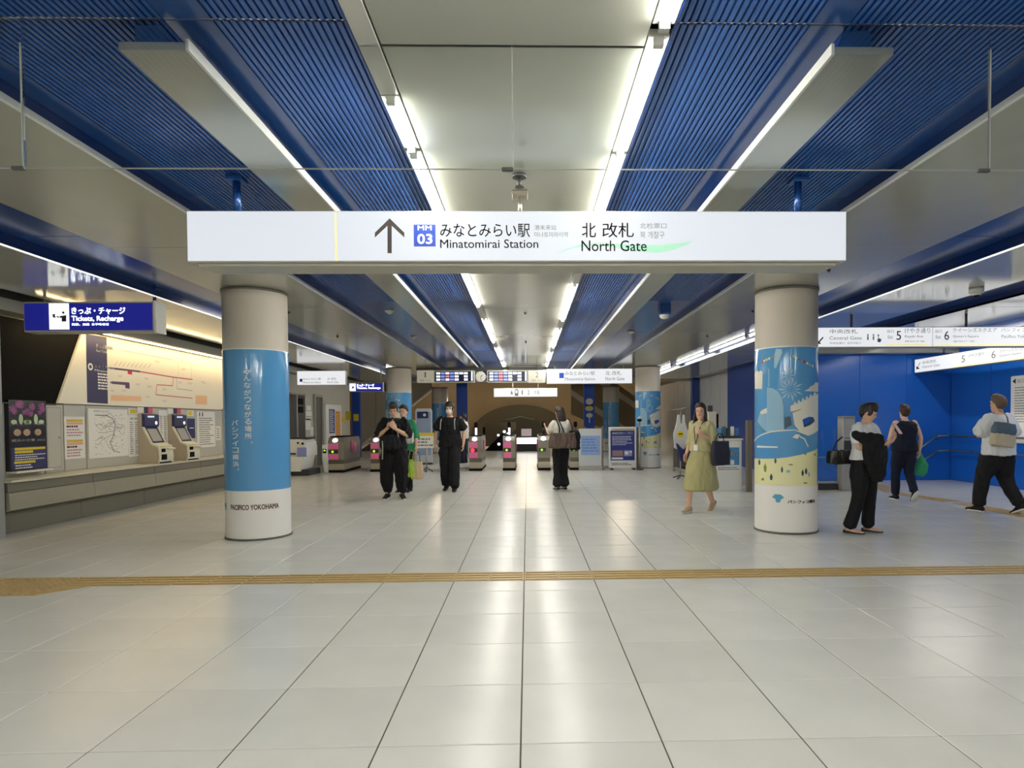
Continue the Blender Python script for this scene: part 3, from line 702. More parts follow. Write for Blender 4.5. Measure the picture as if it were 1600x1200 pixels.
board('departure board right of the round clock, with red entries in every row', 761, 825, (0, 1, 2), 2)
for px0, px1, n_, lab in ((651, 678, '1', 'beige platform panel numbered 1 at the left end of the departure boards'), (825, 853, '2', 'beige platform panel numbered 2 at the right end of the departure boards')):
    a = atY(px0, 598, YG); b = atY(px1, 578.5, YG)
    t = thing('platform_panel', lab, 'sign', (0, YG, 0), 0, 'platform number panels')
    MB().box(a.x+.01, b.x-.01, 0, .2, a.z, b.z, PANELB, bevel=.006).build('housing', t)
    pr = Print((0, -.001, 0)); cx_ = (a.x+b.x)/2; pr.fit(n_, cx_-(.02 if n_ == '1' else .04), a.z+.15, cx_+(.02 if n_ == '1' else .04), b.z-.05, SGREY); pr.fit('番線  Track', cx_-.15, a.z+.04, cx_+.15, a.z+.09, SLG); pr.build('lettering', t)
    hanger(t, cx_, .1, b.z, H-.001, DKGREY, plate=False, r=.016)
c = atY(751, 588.5, YG)
t = thing('station_clock', 'round clock with pale dial between the two departure boards', 'clock', (c.x, YG, c.z))
b = MB(); b.cyl((0, 0, 0), (0, .16, 0), .155, DKGREY, n=32); b.build('case', t)
MB().cyl((0, -.006, 0), (0, 0, 0), .148, mat('clock_dial', (206, 206, 196), 0.4, emit=0.1), n=32).build('dial', t)
pr = Print((0, -.0065, 0))
for k in range(12):
    a = k*pi/6; pr.line([(.12*sin(a), .12*cos(a)), (.14*sin(a), .14*cos(a))], .01, INK, lift=.0006)
pr.build('hour_marks', t)
pr = Print((0, -.008, 0)); pr.line([(0, 0), (.055, .045)], .016, INK, lift=.0006); pr.build('hour_hand', t)
pr = Print((0, -.009, 0)); pr.line([(0, 0), (.02, -.115)], .011, INK, lift=.0006); pr.build('minute_hand', t)
MB().box(-.2, .2, .02, .16, .17, .21, DKGREY).build('mount', t)
# beam carrying the boards
o = MB().box(-3.15, .8, YG+.22, YG+.3, 2.85, 2.93, DKGREY).build('board_carrier'); tag(o, 'dark steel carrier beam above the departure boards and clock', 'beam')
# lit sign deeper in the hall
a = atY(771.5, 620.5, 23); b = atY(871, 606, 23)
t = lit_sign('small lit white platform sign reading 1 2, hanging beyond the departure boards', (0, 23, 0), a.x, b.x, a.z, b.z, hang=(.3, .7), hz=H)
pr = Print((0, -.0036, 0)); w_ = b.x-a.x; h_ = b.z-a.z
pr.fit('1', a.x+w_*.437, a.z+h_*.27, a.x+w_*.455, a.z+h_*.76, SGREY); pr.fit('2', a.x+w_*.53, a.z+h_*.27, a.x+w_*.562, a.z+h_*.76, SGREY); pr.build('lettering', t)
pr = Print((0, -.0036, 0)); x = a.x+w_*.335
pr.poly([(x, a.z+h_*.12), (x+w_*.045, a.z+h_*.12), (x+w_*.05, a.z+h_*.3), (x+w_*.05, a.z+h_*.75), (x+w_*.035, a.z+h_*.9), (x+w_*.01, a.z+h_*.9), (x-w_*.005, a.z+h_*.75), (x-w_*.005, a.z+h_*.3)], SGREY)
pr.rect(x+.01, a.z+h_*.42, x+w_*.037, a.z+h_*.76, SIGNW2); pr.build('train_pictogram', t)
pr = Print((0, -.0036, 0)); x = a.x+w_*.26; pr.poly([(x, a.z+h_*.3), (x+.05, a.z+h_*.8), (x+.1, a.z+h_*.3)], SLG); pr.fit('方面', a.x+w_*.63, a.z+h_*.3, a.x+w_*.72, a.z+h_*.72, SLG); pr.build('small_lettering', t)
# right-hand yellow-lined signs
YR = 9.3
a = atY(1268, 543, YR); b = atY(1600, 510, YR); x1 = 9.6
YLW = mat('yellow_sign_line', (238, 222, 130), 0.5, emit=0.8)
t = lit_sign('long lit white sign with yellow underline and exits 5 and 6, right of the pillar', (0, YR, 0), a.x, x1, a.z, b.z, hang=(.12, .45, .8), hm=DKGREY)
def rz_(px, py): v = atY(px, py, YR); return (v.x, v.z)
def rb(pr, body, cx0, cy0, cx1, cy1, m, bold=0.0):   # crop pixels, 4.848 per photo pixel
    p = rz_(1270+cx0/4.848, 490+cy1/4.848); q = rz_(1270+cx1/4.848, 490+cy0/4.848); pr.fit(body, p[0], p[1], q[0], q[1], m, bold)
pr = Print((0, -.0036, 0)); pr.line([rz_(1286, 527), rz_(1278, 536)], .02, INK); pr.poly([rz_(1276.5, 538), rz_(1276.5, 531), rz_(1283, 537)], INK); pr.build('arrow', t)
pr = Print((0, -.0036, 0)); rb(pr, '中央改札', 128, 118, 340, 152, SLG); rb(pr, 'Central Gate', 125, 172, 370, 198, SLG); rb(pr, '中央检票口  중앙개찰구', 128, 215, 365, 232, SLG); pr.build('gate_lettering', t)
pr = Print((0, -.0036, 0))
for cx_ in (416, 458):
    h0 = rz_(1270+cx_/4.848, 490+162/4.848); f0 = rz_(1270+cx_/4.848, 490+200/4.848); pr.disc(h0[0], h0[1], .012, SGREY); pr.rect(h0[0]-.010, f0[1], h0[0]+.010, h0[1]-.018, SGREY)
h0 = rz_(1270+495/4.848, 490+165/4.848); pr.disc(h0[0], h0[1], .012, INK); pr.line([h0, (h0[0], h0[1]-.06), (h0[0]+.05, h0[1]-.06)], .009, SLG); pr.disc(h0[0]+.012, h0[1]-.075, .03, SLG); pr.build('toilet_pictograms', t)
pr = Print((0, -.0036, 0)); rb(pr, '5', 632, 132, 668, 200, SGREY, .002); rb(pr, '出口', 562, 122, 612, 145, SLG); rb(pr, 'Exit', 568, 165, 605, 190, SLG); rb(pr, 'けやき通り', 695, 110, 888, 148, SLG); rb(pr, 'Keyaki Ave.', 695, 162, 838, 188, SLG); rb(pr, '榉树大道', 695, 204, 845, 216, SLG); pr.build('exit_lettering', t)
pr = Print((0, -.0036, 0)); rb(pr, '6', 995, 132, 1032, 200, SGREY, .002); rb(pr, '出口', 925, 122, 975, 145, SLG); rb(pr, 'Exit', 930, 165, 968, 190, SLG); rb(pr, 'クイーンズスクエア', 1058, 108, 1392, 140, SLG); rb(pr, "Queen's Square", 1060, 162, 1255, 186, SLG); rb(pr, '皇后广场', 1060, 204, 1222, 216, SLG); pr.build('exit_lettering', t)
pr = Print((0, -.0036, 0)); rb(pr, 'パシフィコ横浜', 1425, 108, 1690, 138, SLG); rb(pr, 'Pacifico Yokohama', 1428, 160, 1700, 184, SLG); pr.build('place_lettering', t)
pr = Print((0, -.0036, 0)); p = rz_(1270+555/4.848, 490+240/4.848); q = rz_(1270+880/4.848, 490+231/4.848); pr.rect(p[0], p[1], q[0], q[1], YLW)
p = rz_(1270+930/4.848, 490+241/4.848); q = rz_(1640, 490+231/4.848); pr.rect(p[0], p[1], q[0], q[1], YLW); pr.build('yellow_line', t)
pr = Print((0, -.0036, 0)); p = rz_(1456.5, 542); q = rz_(1457.3, 511); pr.rect(p[0], p[1], q[0], q[1], SLG); pr.build('panel_joint', t)
# second, slanted sign
P0 = atX(1429, 583, 8.55)
rz2 = -pi/2; L = 4.25
z0 = P0.z; hh = .3
t = lit_sign('slanted lit white sign with thin yellow underline in front of the blue wall', (P0.x, P0.y, 0), 0, L, z0, z0+hh, rz=rz2, hang=(.2, .7), hm=DKGREY)
pr = Print((0, -.0036, 0)); pr.line([(.2, z0+hh*.72), (.1, z0+hh*.34)], .016, INK); pr.poly([(.07, z0+hh*.25), (.07, z0+hh*.5), (.19, z0+hh*.28)], INK); pr.build('arrow', t)
pr = Print((0, -.0036, 0)); pr.fit('中央改札', .28, z0+hh*.55, .75, z0+hh*.78, SLG); pr.fit('Central Gate', .28, z0+hh*.28, .85, z0+hh*.46, SLG); pr.fit('5', 1.5, z0+hh*.3, 1.6, z0+hh*.75, SGREY); pr.fit('けやき通り', 1.7, z0+hh*.55, 2.1, z0+hh*.78, SLG)
pr.fit('6', 2.3, z0+hh*.3, 2.4, z0+hh*.75, SGREY); pr.fit('クイーンズスクエア', 2.5, z0+hh*.55, 3.1, z0+hh*.78, SLG); pr.fit("Queen's Square", 2.5, z0+hh*.3, 3.0, z0+hh*.46, SLG); pr.build('lettering', t)
pr = Print((0, -.0036, 0)); pr.rect(1.3, z0+.02, L-.05, z0+.035, YLW); pr.build('yellow_line', t)
# glass smoke screen hanging across the ceiling
GY = 2.68; zb = 2.425
xs = [-6.0, -4.12, -2.08, -0.05, 2.0, 4.08, 6.1]
for i, (a, b_) in enumerate(zip(xs[:-1], xs[1:])):
    lab = ['outermost left pane', 'pane above the left soffit', 'pane left of the central joint', 'pane right of the central joint', 'pane above the right soffit', 'outermost right pane'][i]
    t = thing('smoke_screen_pane', f'clear glass smoke screen hanging from the ceiling, {lab}', 'glass screen', ((a+b_)/2, GY, zb), 0, 'glass smoke screens under the ceiling')
    h2 = (b_-a)/2; top = HB-.002-zb if i in (2, 3) or True else 0
    MB().box(-h2+.003, h2-.003, -.004, .004, 0.006, (HB if i in (1, 2, 3, 4) else H)-zb+.004, GLASS).build('pane', t)
    MB().box(-h2+.005, h2-.005, -.003, .003, 0, .0035, mat('clear_edge_rail', (128, 132, 128), 0.3)).build('bottom_rail', t)
    b = MB(); b.box(h2-.006, h2-.001, -.005, .005, 0, H-zb, mat('pale_joint', (140, 142, 140), 0.4)); b.build('joint', t)
    b = MB(); b.box(h2-.05, h2-.002, -.01, .01, -.006, .008, DKGREY, bevel=.002); b.build('clip', t)
# small ceiling fittings
DET = mat('detector_white', (200, 198, 188), 0.4)
def detector(x, y, z, label, dome=True):
    t = thing('smoke_detector', label, 'detector', (x, y, z), 0, 'round detectors on the ceiling')
    MB().cyl((0, 0, 0), (0, 0, -.03), .075, DET, r1=.06, n=20).build('base', t)
    b = MB(); b.ball((0, 0, -.03), (.04, .04, .03), DET, 12, 6); b.build('dome', t)
detector(-2.05, 9.45, HB, 'round detector on the dark blue ceiling band left of centre')
detector(-2.2, 12.3, HB, 'faint round detector farther along the left dark blue band')
detector(1.95, 11.7, HB, 'faint round detector farther along the right dark blue band')
t = thing('dome_camera', 'small dome camera under a blue box on the right blue ceiling band', 'camera', (2.0, 9.1, HB))
MB().box(-.08, .08, -.08, .08, -.14, 0, BLUE_SM, bevel=.006).build('mount_box', t); b = MB(); b.ball((0, 0, -.15), (.07, .07, .055), DET, 16, 8); b.build('dome', t)
t = thing('dome_camera', 'white dome camera on the glossy right-hand aisle ceiling', 'camera', (5.45, 7.5, H))
b = MB(); b.cyl((0, 0, 0), (0, 0, -.06), .08, DET, n=20); b.ball((0, 0, -.06), (.06, .06, .04), DET, 14, 6); b.build('housing', t); b = MB(); b.ball((0, 0, -.075), (.04, .04, .035), BLACK, 12, 6); b.build('dome', t)
t = thing('sprinkler', 'dark sprinkler head on the central ceiling panel just above the big sign', 'sprinkler', (-.04, 4.05, H))
b = MB(); b.cyl((0, 0, 0), (0, 0, -.02), .045, DKGREY, n=16); b.build('plate', t); b = MB(); b.cyl((0, 0, -.02), (0, 0, -.075), .012, DKGREY, n=8); b.cyl((0, 0, -.075), (0, 0, -.08), .03, DKGREY, n=12); b.build('head', t)
for k, (x, y, l) in enumerate([(-.02, 6.5, 'nearest behind the big sign'), (-.02, 9.1, 'second behind the big sign'), (-.02, 12.4, 'third behind the big sign')]):
    t = thing('sprinkler', f'tiny dark sprinkler on the central ceiling panel, {l}', 'sprinkler', (x, y, H), 0, 'tiny dark ceiling sprinklers')
    b = MB(); b.cyl((0, 0, 0), (0, 0, -.03), .02, DKGREY, r1=.012, n=10); b.build('head', t)
for k, (px, py, l) in enumerate([(451.5, 487, 'beside the left pillar top'), (527, 525, 'between left pillar and gates'), (1105, 525, 'between right pillar and gates'), (1176, 485, 'beside the right pillar top'), (1295, 421, 'near the right end of the big sign')]):
    v = atZ(px, py, H); t = thing('sprinkler', f'tiny dark sprinkler on a soffit panel {l}', 'sprinkler', v, 0, 'tiny dark soffit sprinklers')
    b = MB(); b.cyl((0, 0, 0), (0, 0, -.03), .022, DKGREY, r1=.012, n=10); b.build('head', t)
# ================================================================== TICKET COUNTER AND WALL, LEFT
def YX(px): return atX(px, 660, WX).y
FASC = mat('counter_olive_grey', (150, 146, 130), 0.45, mottle=0.03); FASD = mat('counter_dark_grey', (112, 109, 97), 0.5); CTOP = mat('counter_top_pale', (206, 203, 188), 0.35)  # olive grey, a darker grey and a pale top for the counter
t = thing('ticket_counter', 'long low grey ticket counter with pale top running along the left wall', 'counter', (WX+.002, 0, 0))
Y0c, Y1c = 7.78, 15.3; xf = .43
MB().box(0, xf+.02, Y0c, Y1c, .655, .685, CTOP, bevel=.006).build('worktop', t)
n_ = 5; st = (Y1c-Y0c)/n_
for k in range(n_):
    a, b_ = Y0c+st*k+.003, Y0c+st*(k+1)-.003
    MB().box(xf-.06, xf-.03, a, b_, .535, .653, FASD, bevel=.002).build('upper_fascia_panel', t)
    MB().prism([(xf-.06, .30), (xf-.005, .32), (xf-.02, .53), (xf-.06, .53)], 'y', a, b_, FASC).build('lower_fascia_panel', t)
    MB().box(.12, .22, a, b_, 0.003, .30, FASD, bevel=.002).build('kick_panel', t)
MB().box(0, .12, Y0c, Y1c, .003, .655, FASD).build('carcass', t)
# grey wall panels behind the counter
for p0, p1 in ((1, 66), (67, 97), (98, 132), (133, 221), (222, 346)):
    MB().box(WX, WX+.018, YX(p0)+.004 if p0 > 1 else 7.78, YX(p1)-.004, .69, 1.655, GREYP, bevel=.003).build('wall_panel', bpy.data.objects['wall_left'])
for p0, p1 in ((347, 420), (421, 452)):
    MB().box(WX, WX+.018, YX(p0)+.004, YX(p1)-.004, .69, 2.75, GREYP, bevel=.003).build('wall_panel', bpy.data.objects['wall_left'])
# map board and dark panel
BT, BB = 2.765, 1.672
PAPW = mat('warm_white_board', (238, 232, 216), 0.5)
WXF = WX+.02
def wz(px, py): v = atX(px, py, WXF+.03); return (v.y, v.z)
t = thing('dark_display_panel', 'large unlit black display panel high on the left wall, with slanted edge', 'display', (WXF, 0, 0))
MB().prism([(7.8, BB-.01), (wz(88, 622)[0]+.15, BB-.01), (wz(126, 520)[0]+.12, BT), (7.8, BT)], 'x', 0, .016, BLACK).build('panel', t)
MB().box(0, .05, 7.8, wz(86, 622)[0], BB-.03, BB-.012, mat('dark_frame', (60, 58, 54), 0.5), bevel=.004).build('lower_rail', t)
t = thing('fare_board', 'wide warm-lit white fare and route map board above the ticket machines', 'board', (WXF, 0, 0))
yl0, yl1, yr = wz(88, 628)[0], wz(127, 524)[0], YX(350)+.5
MB().prism([(yl0, BB), (yr, BB), (yr, BT), (yl1, BT)], 'x', 0.02, .05, PAPW).build('panel', t)
NV = mat('navy_fare_strip', (46, 44, 88), 0.5)
def q(pr, p, r_, m): a = wz(*p); b = wz(*r_); pr.rect(min(a[0], b[0]), min(a[1], b[1]), max(a[0], b[0]), max(a[1], b[1]), m)
O5 = (.0505, 0, 0)
pr = Print(O5, 'left'); pr.poly([wz(134, 629), wz(166.5, 631), wz(164.5, 527), wz(132, 522)], NV); pr.build('navy_strip', t)
a = wz(135, 533); b = wz(160, 541)
pr = Print((.0515, 0, 0), 'left'); pr.fit('きっぷ運賃表', wz(134.5, 0)[0], wz(135, 541)[1], wz(161, 0)[0], wz(135, 534)[1], WHITE, .02); pr.fit('Fare Table', wz(134.5, 0)[0], wz(135, 547.5)[1], wz(152, 0)[0], wz(135, 543.5)[1], WHITE, .02); pr.build('title_lettering', t)
c = wz(139, 573)
pr = Print((.0515, 0, 0), 'left'); pr.disc(c[0], c[1], .055, WHITE); pr.disc(c[0], c[1], .03, NV); pr.fit('みなとみらい', c[0]+.09, c[1]-.005, wz(163, 0)[0], c[1]+.04, WHITE, .02); pr.fit('Minatomirai', c[0]+.09, c[1]-.06, wz(163, 0)[0], c[1]-.025, WHITE); pr.build('line_lettering', t)
pr = Print((.0515, 0, 0), 'left'); pr.scribble(wz(136, 0)[0], wz(136, 608)[1], wz(158, 0)[0], wz(136, 580)[1], WHITE, 6, .9, 3, .55); pr.build('small_lettering', t)
RDL = mat('map_red_line', (206, 96, 96), 0.5); NVL = mat('map_navy_line', (92, 66, 104), 0.5); ORL = mat('map_orange', (236, 190, 150), 0.5); BGL = mat('map_grey_line', (196, 186, 166), 0.5); BLL = mat('map_blue_line', (150, 160, 190), 0.5)
def cm(x, y): return wz(100+x/6.154, 500+y/6.154)
pr = Print(O5, 'left'); pr.line([cm(430, 462), cm(720, 496)], .03, NVL); pr.line([cm(720, 496), cm(1040, 550), cm(1225, 572)], .022, RDL); pr.build('main_line', t)
pr = Print(O5, 'left'); pr.line([cm(1040, 555), cm(1035, 632), cm(882, 622), cm(872, 718), cm(1120, 742), cm(1225, 752)], .016, RDL); pr.build('branch_line', t)
pr = Print(O5, 'left'); pr.line([cm(1070, 560), cm(1075, 660), cm(1225, 680)], .012, BLL); pr.line([cm(1085, 400), cm(1090, 560)], .01, ORL); pr.line([cm(1215, 420), cm(1215, 570)], .01, BGL); pr.line([cm(1085, 388), cm(1215, 420)], .01, BGL); pr.line([cm(540, 290), cm(1040, 385)], .014, BGL); pr.build('thin_lines', t)
pr = Print(O5, 'left'); a = cm(600, 520); b = cm(642, 492); pr.rect(a[0], a[1], b[0], b[1], RED); pr.build('here_marker', t)
pr = Print(O5, 'left'); pr.poly([cm(436, 720), cm(730, 735), cm(730, 782), cm(436, 776)], ORL); pr.poly([cm(1255, 722), cm(1365, 730), cm(1365, 815), cm(1255, 808)], ORL); pr.build('orange_box', t)
pr = Print(O5, 'left'); pr.poly([cm(430, 588), cm(615, 600), cm(615, 630), cm(430, 612)], NVL); pr.poly([cm(575, 610), cm(618, 612), cm(618, 662), cm(577, 655)], NVL); pr.build('legend_box', t)
pr = Print(O5, 'left')
for k in range(9):
    x = 470+k*40; y = 440+k*3; pr.line([cm(x, y), cm(x+34, y-44)], .012, BGL)
for x, y in ((700, 620), (810, 640), (955, 668), (955, 780), (1200, 610), (1100, 600), (1330, 600), (880, 400), (1135, 475), (780, 565), (520, 540), (790, 740), (450, 680), (560, 680)):
    p = cm(x-22, y+8); q_ = cm(x+22, y-8); pr.scribble(p[0], p[1], q_[0], q_[1], BGL, 2, .9, x, .5)
pr.build('station_names', t)
t = thing('strip_light', 'warm light strip under the bulkhead washing over the fare board', 'ceiling light', (-6.50, 11.8, 2.768))
MB().box(-.03, .03, -3.3, 3.6, -.012, 0.003, WARMT).build('diffuser', t)
MB().box(-.045, .045, -3.32, 3.62, 0.003, 0.004, HOUS).build('housing', t)
# items on the grey wall below the board
def pz(px, py, off=.02): v = atX(px, py, WX+off); return (v.y, v.z)
def wall_item(name, label, cat, p0, p1, m, th=.012, group=None, off=.019):
    a = pz(*p0); b = pz(*p1); y0, y1 = sorted((a[0], b[0])); z0, z1 = sorted((a[1], b[1]))
    t = thing(name, label, cat, (WX+off, y0, z0), 0, group)
    MB().box(0, th, 0, y1-y0, 0, z1-z0, m, bevel=.002).build('panel', t)
    return t, y1-y0, z1-z0
t, W_, Hh = wall_item('advert_screen', 'tall dark advertising screen with pink fireworks and yellow lettering at far left', 'display', (9, 737), (65, 627), mat('advert_dark', (24, 22, 34), 0.25), .06)
FW = mat('advert_pink', (178, 96, 160), 0.5, emit=.1); FG = mat('advert_pale_green', (170, 190, 150), 0.5, emit=.08); FB = mat('advert_tan', (170, 140, 112), 0.5, emit=.06)
pr = Print((.0605, 0, 0), 'left'); rnd = random.Random(5)
for k in range(16):
    x, y, r_ = rnd.uniform(.08, .92)*W_, rnd.uniform(.80, .95)*Hh, rnd.uniform(.02, .045)
    for j in range(9):
        a = 2*pi*j/9; pr.poly([(x, y), (x+r_*1.2*cos(a-.14), y+r_*1.2*sin(a-.14)), (x+r_*1.5*cos(a), y+r_*1.5*sin(a)), (x+r_*1.2*cos(a+.14), y+r_*1.2*sin(a+.14))], FW, lift=.0006)
pr.build('firework_picture', t)
pr = Print((.0605, 0, 0), 'left')
for x in (.3, .7): pr.disc(W_*x, Hh*.73, .035, FG, lift=.001, ry=.07)
for x, m in ((.12, FG), (.45, FG), (.5, FG), (.85, FG)): pr.disc(W_*x, Hh*.69, .05, m, lift=.0008, ry=.03)
pr.build('spray_picture', t)
pr = Print((.0605, 0, 0), 'left'); pr.fit('みなとみらい花火', W_*.04, Hh*.64, W_*.95, Hh*.675, WHITE, .02)
for x in (.2, .45, .75): pr.disc(W_*x, Hh*.54, .06, FB, lift=.001, ry=.045)
pr.fit('横浜の夜景 2023', W_*.04, Hh*.41, W_*.95, Hh*.45, WHITE, .02); pr.build('middle_picture', t)
pr = Print((.0605, 0, 0), 'left'); pr.rect(W_*.03, Hh*.01, W_*.97, Hh*.33, NAVY, lift=.0006); pr.rect(W_*.12, Hh*.29, W_*.94, Hh*.325, YEL, lift=.0012); pr.rect(W_*.12, Hh*.245, W_*.6, Hh*.28, YEL, lift=.0012)
pr.scribble(W_*.12, Hh*.14, W_*.94, Hh*.235, WHITE, 3, .9, 2); pr.rect(W_*.1, Hh*.10, W_*.66, Hh*.135, YEL, lift=.0012); pr.scribble(W_*.12, Hh*.02, W_*.7, Hh*.09, WHITE, 2, .9, 8); pr.build('yellow_lettering', t)
MB().box(0, .14, 0, W_, -.03, -.003, mat('cream_ledge', (232, 228, 214), 0.35), bevel=.004).build('ledge', t)
t, W_, Hh = wall_item('service_door', 'narrow plain grey service door between advertising screen and yellow notices', 'door', (70, 736), (95, 633), GREYP, .02)
pr = Print((.0205, 0, 0), 'left'); pr.line([(.04, .04), (W_-.04, .04), (W_-.04, Hh-.04), (.04, Hh-.04), (.04, .04)], .006, FASD); pr.build('joint_line', t)
MB().cyl((.02, W_-.07, Hh*.5), (.035, W_-.07, Hh*.5), .015, STEEL, n=12).build('handle', t)
YB = mat('notice_gold', (214, 182, 60), 0.5); MAU = mat('notice_mauve', (178, 130, 140), 0.5)
t, W_, Hh = wall_item('notice_sheet', 'white notice sheet with two gold-headed blocks of text', 'notice', (101, 718), (131, 651), PAPER, .008)
for j, y in enumerate((.52, .04)):
    pr = Print((.0085, 0, 0), 'left'); pr.rect(W_*.1, Hh*(y+.35), W_*.9, Hh*(y+.41), YB); pr.rect(W_*.1, Hh*(y+.29), W_*.9, Hh*(y+.34), mat('notice_peach', (226, 170, 140), .5)); pr.scribble(W_*.1, Hh*(y+.21), W_*.7, Hh*(y+.28), INK, 1, .9, j, .6); pr.scribble(W_*.1, Hh*y, W_*.92, Hh*(y+.2), MAU, 3, .95, j+4); pr.build('notice_block', t)
t, W_, Hh = wall_item('route_map', 'large white route map sheet with thin grey network, left of ticket machines', 'map', (137.5, 717), (197, 640), PAPER, .022)
pr = Print((.0225, 0, 0), 'left'); rnd = random.Random(11)
pr.line([(W_*.16, Hh*.87), (W_*.45, Hh*.86), (W_*.6, Hh*.8), (W_*.66, Hh*.66), (W_*.6, Hh*.44), (W_*.52, Hh*.3), (W_*.62, Hh*.1)], .014, GREYI)
for k in range(7):
    pts = [(W_*rnd.uniform(.12, .35), Hh*rnd.uniform(.1, .85))]
    for j in range(5): pts.append((min(W_*.92, pts[-1][0]+W_*rnd.uniform(.05, .2)), max(Hh*.06, min(Hh*.92, pts[-1][1]+Hh*rnd.uniform(-.16, .16)))))
    pr.line(pts, .006, SLG)
pr.build('map_network', t)
pr = Print((.0225, 0, 0), 'left'); L = []
for k in range(120):
    x, y = W_*rnd.uniform(.12, .9), Hh*rnd.uniform(.06, .9); L.append((x, y, x+rnd.uniform(.01, .035), y+.007))
pr.rects(L, GREYI); pr.fit('路線図 Route Map', W_*.12, Hh*.93, W_*.5, Hh*.965, GREYI); pr.build('map_names', t)
t, W_, Hh = wall_item('fare_list', 'tall narrow white fare list beside the route map', 'notice', (200, 714), (218, 648.5), PAPER, .01)
pr = Print((.0105, 0, 0), 'left'); pr.fit('運賃', W_*.15, Hh*.88, W_*.8, Hh*.94, GREYI); pr.scribble(W_*.15, Hh*.05, W_*.4, Hh*.85, SLG, 16, .95, 3); pr.scribble(W_*.55, Hh*.05, W_*.85, Hh*.85, SLG, 16, .8, 5); pr.build('list_print', t)
t, W_, Hh = wall_item('small_notice', 'small white notice with yellow square above the fare list', 'notice', (200, 647.5), (216, 638.5), PAPER, .008)
pr = Print((.0085, 0, 0), 'left'); pr.rect(W_*.15, Hh*.15, W_*.75, Hh*.85, YEL); pr.build('yellow_square', t)
t, W_, Hh = wall_item('fare_sheet', 'white sheet of fares between the two ticket machines', 'notice', (248.5, 708), (266, 641.5), PAPER, .008)
pr = Print((.0085, 0, 0), 'left')
for x in (.08, .4, .7): pr.scribble(W_*x, Hh*.1, W_*(x+.22), Hh*.88, SLG, 18, .95, int(x*10))
pr.build('column_print', t)
t, W_, Hh = wall_item('small_notice', 'small pale notice with yellow square above the navy slot panel', 'notice', (292, 650), (302, 641), PAPER, .008)
pr = Print((.0085, 0, 0), 'left'); pr.rect(W_*.15, Hh*.15, W_*.75, Hh*.85, YEL); pr.build('yellow_square', t)
t, W_, Hh = wall_item('navy_slot_panel', 'narrow navy panel on the wall right of the second ticket machine', 'panel', (293, 685), (303.5, 654), NAVY, .015)
pr = Print((.0155, 0, 0), 'left'); pr.rect(W_*.2, Hh*.5, W_*.8, Hh*.54, WHITE); pr.build('slot_mark', t)
t, W_, Hh = wall_item('toilet_guide_sheet', 'white information sheet with two navy figures at its top', 'notice', (308, 700), (335, 643.5), PAPER, .01)
pr = Print((.0105, 0, 0), 'left')
for x in (.14, .3): pr.disc(W_*x, Hh*.95, .02, NAVY, lift=.001); pr.rect(W_*x-.02, Hh*.86, W_*x+.02, Hh*.93, NAVY, lift=.001)
pr.build('figures', t)
pr = Print((.0105, 0, 0), 'left'); pr.scribble(W_*.1, Hh*.06, W_*.9, Hh*.84, SLG, 13, .9, 9); pr.build('text_lines', t)
t, W_, Hh = wall_item('small_card', 'small pale card on the wall next to the blue-wrapped pillar', 'notice', (337, 688), (344, 666), PAPER, .008)
pr = Print((.0085, 0, 0), 'left'); pr.scribble(W_*.2, Hh*.1, W_*.8, Hh*.9, SLG, 5, .9, 2); pr.build('text_lines', t)
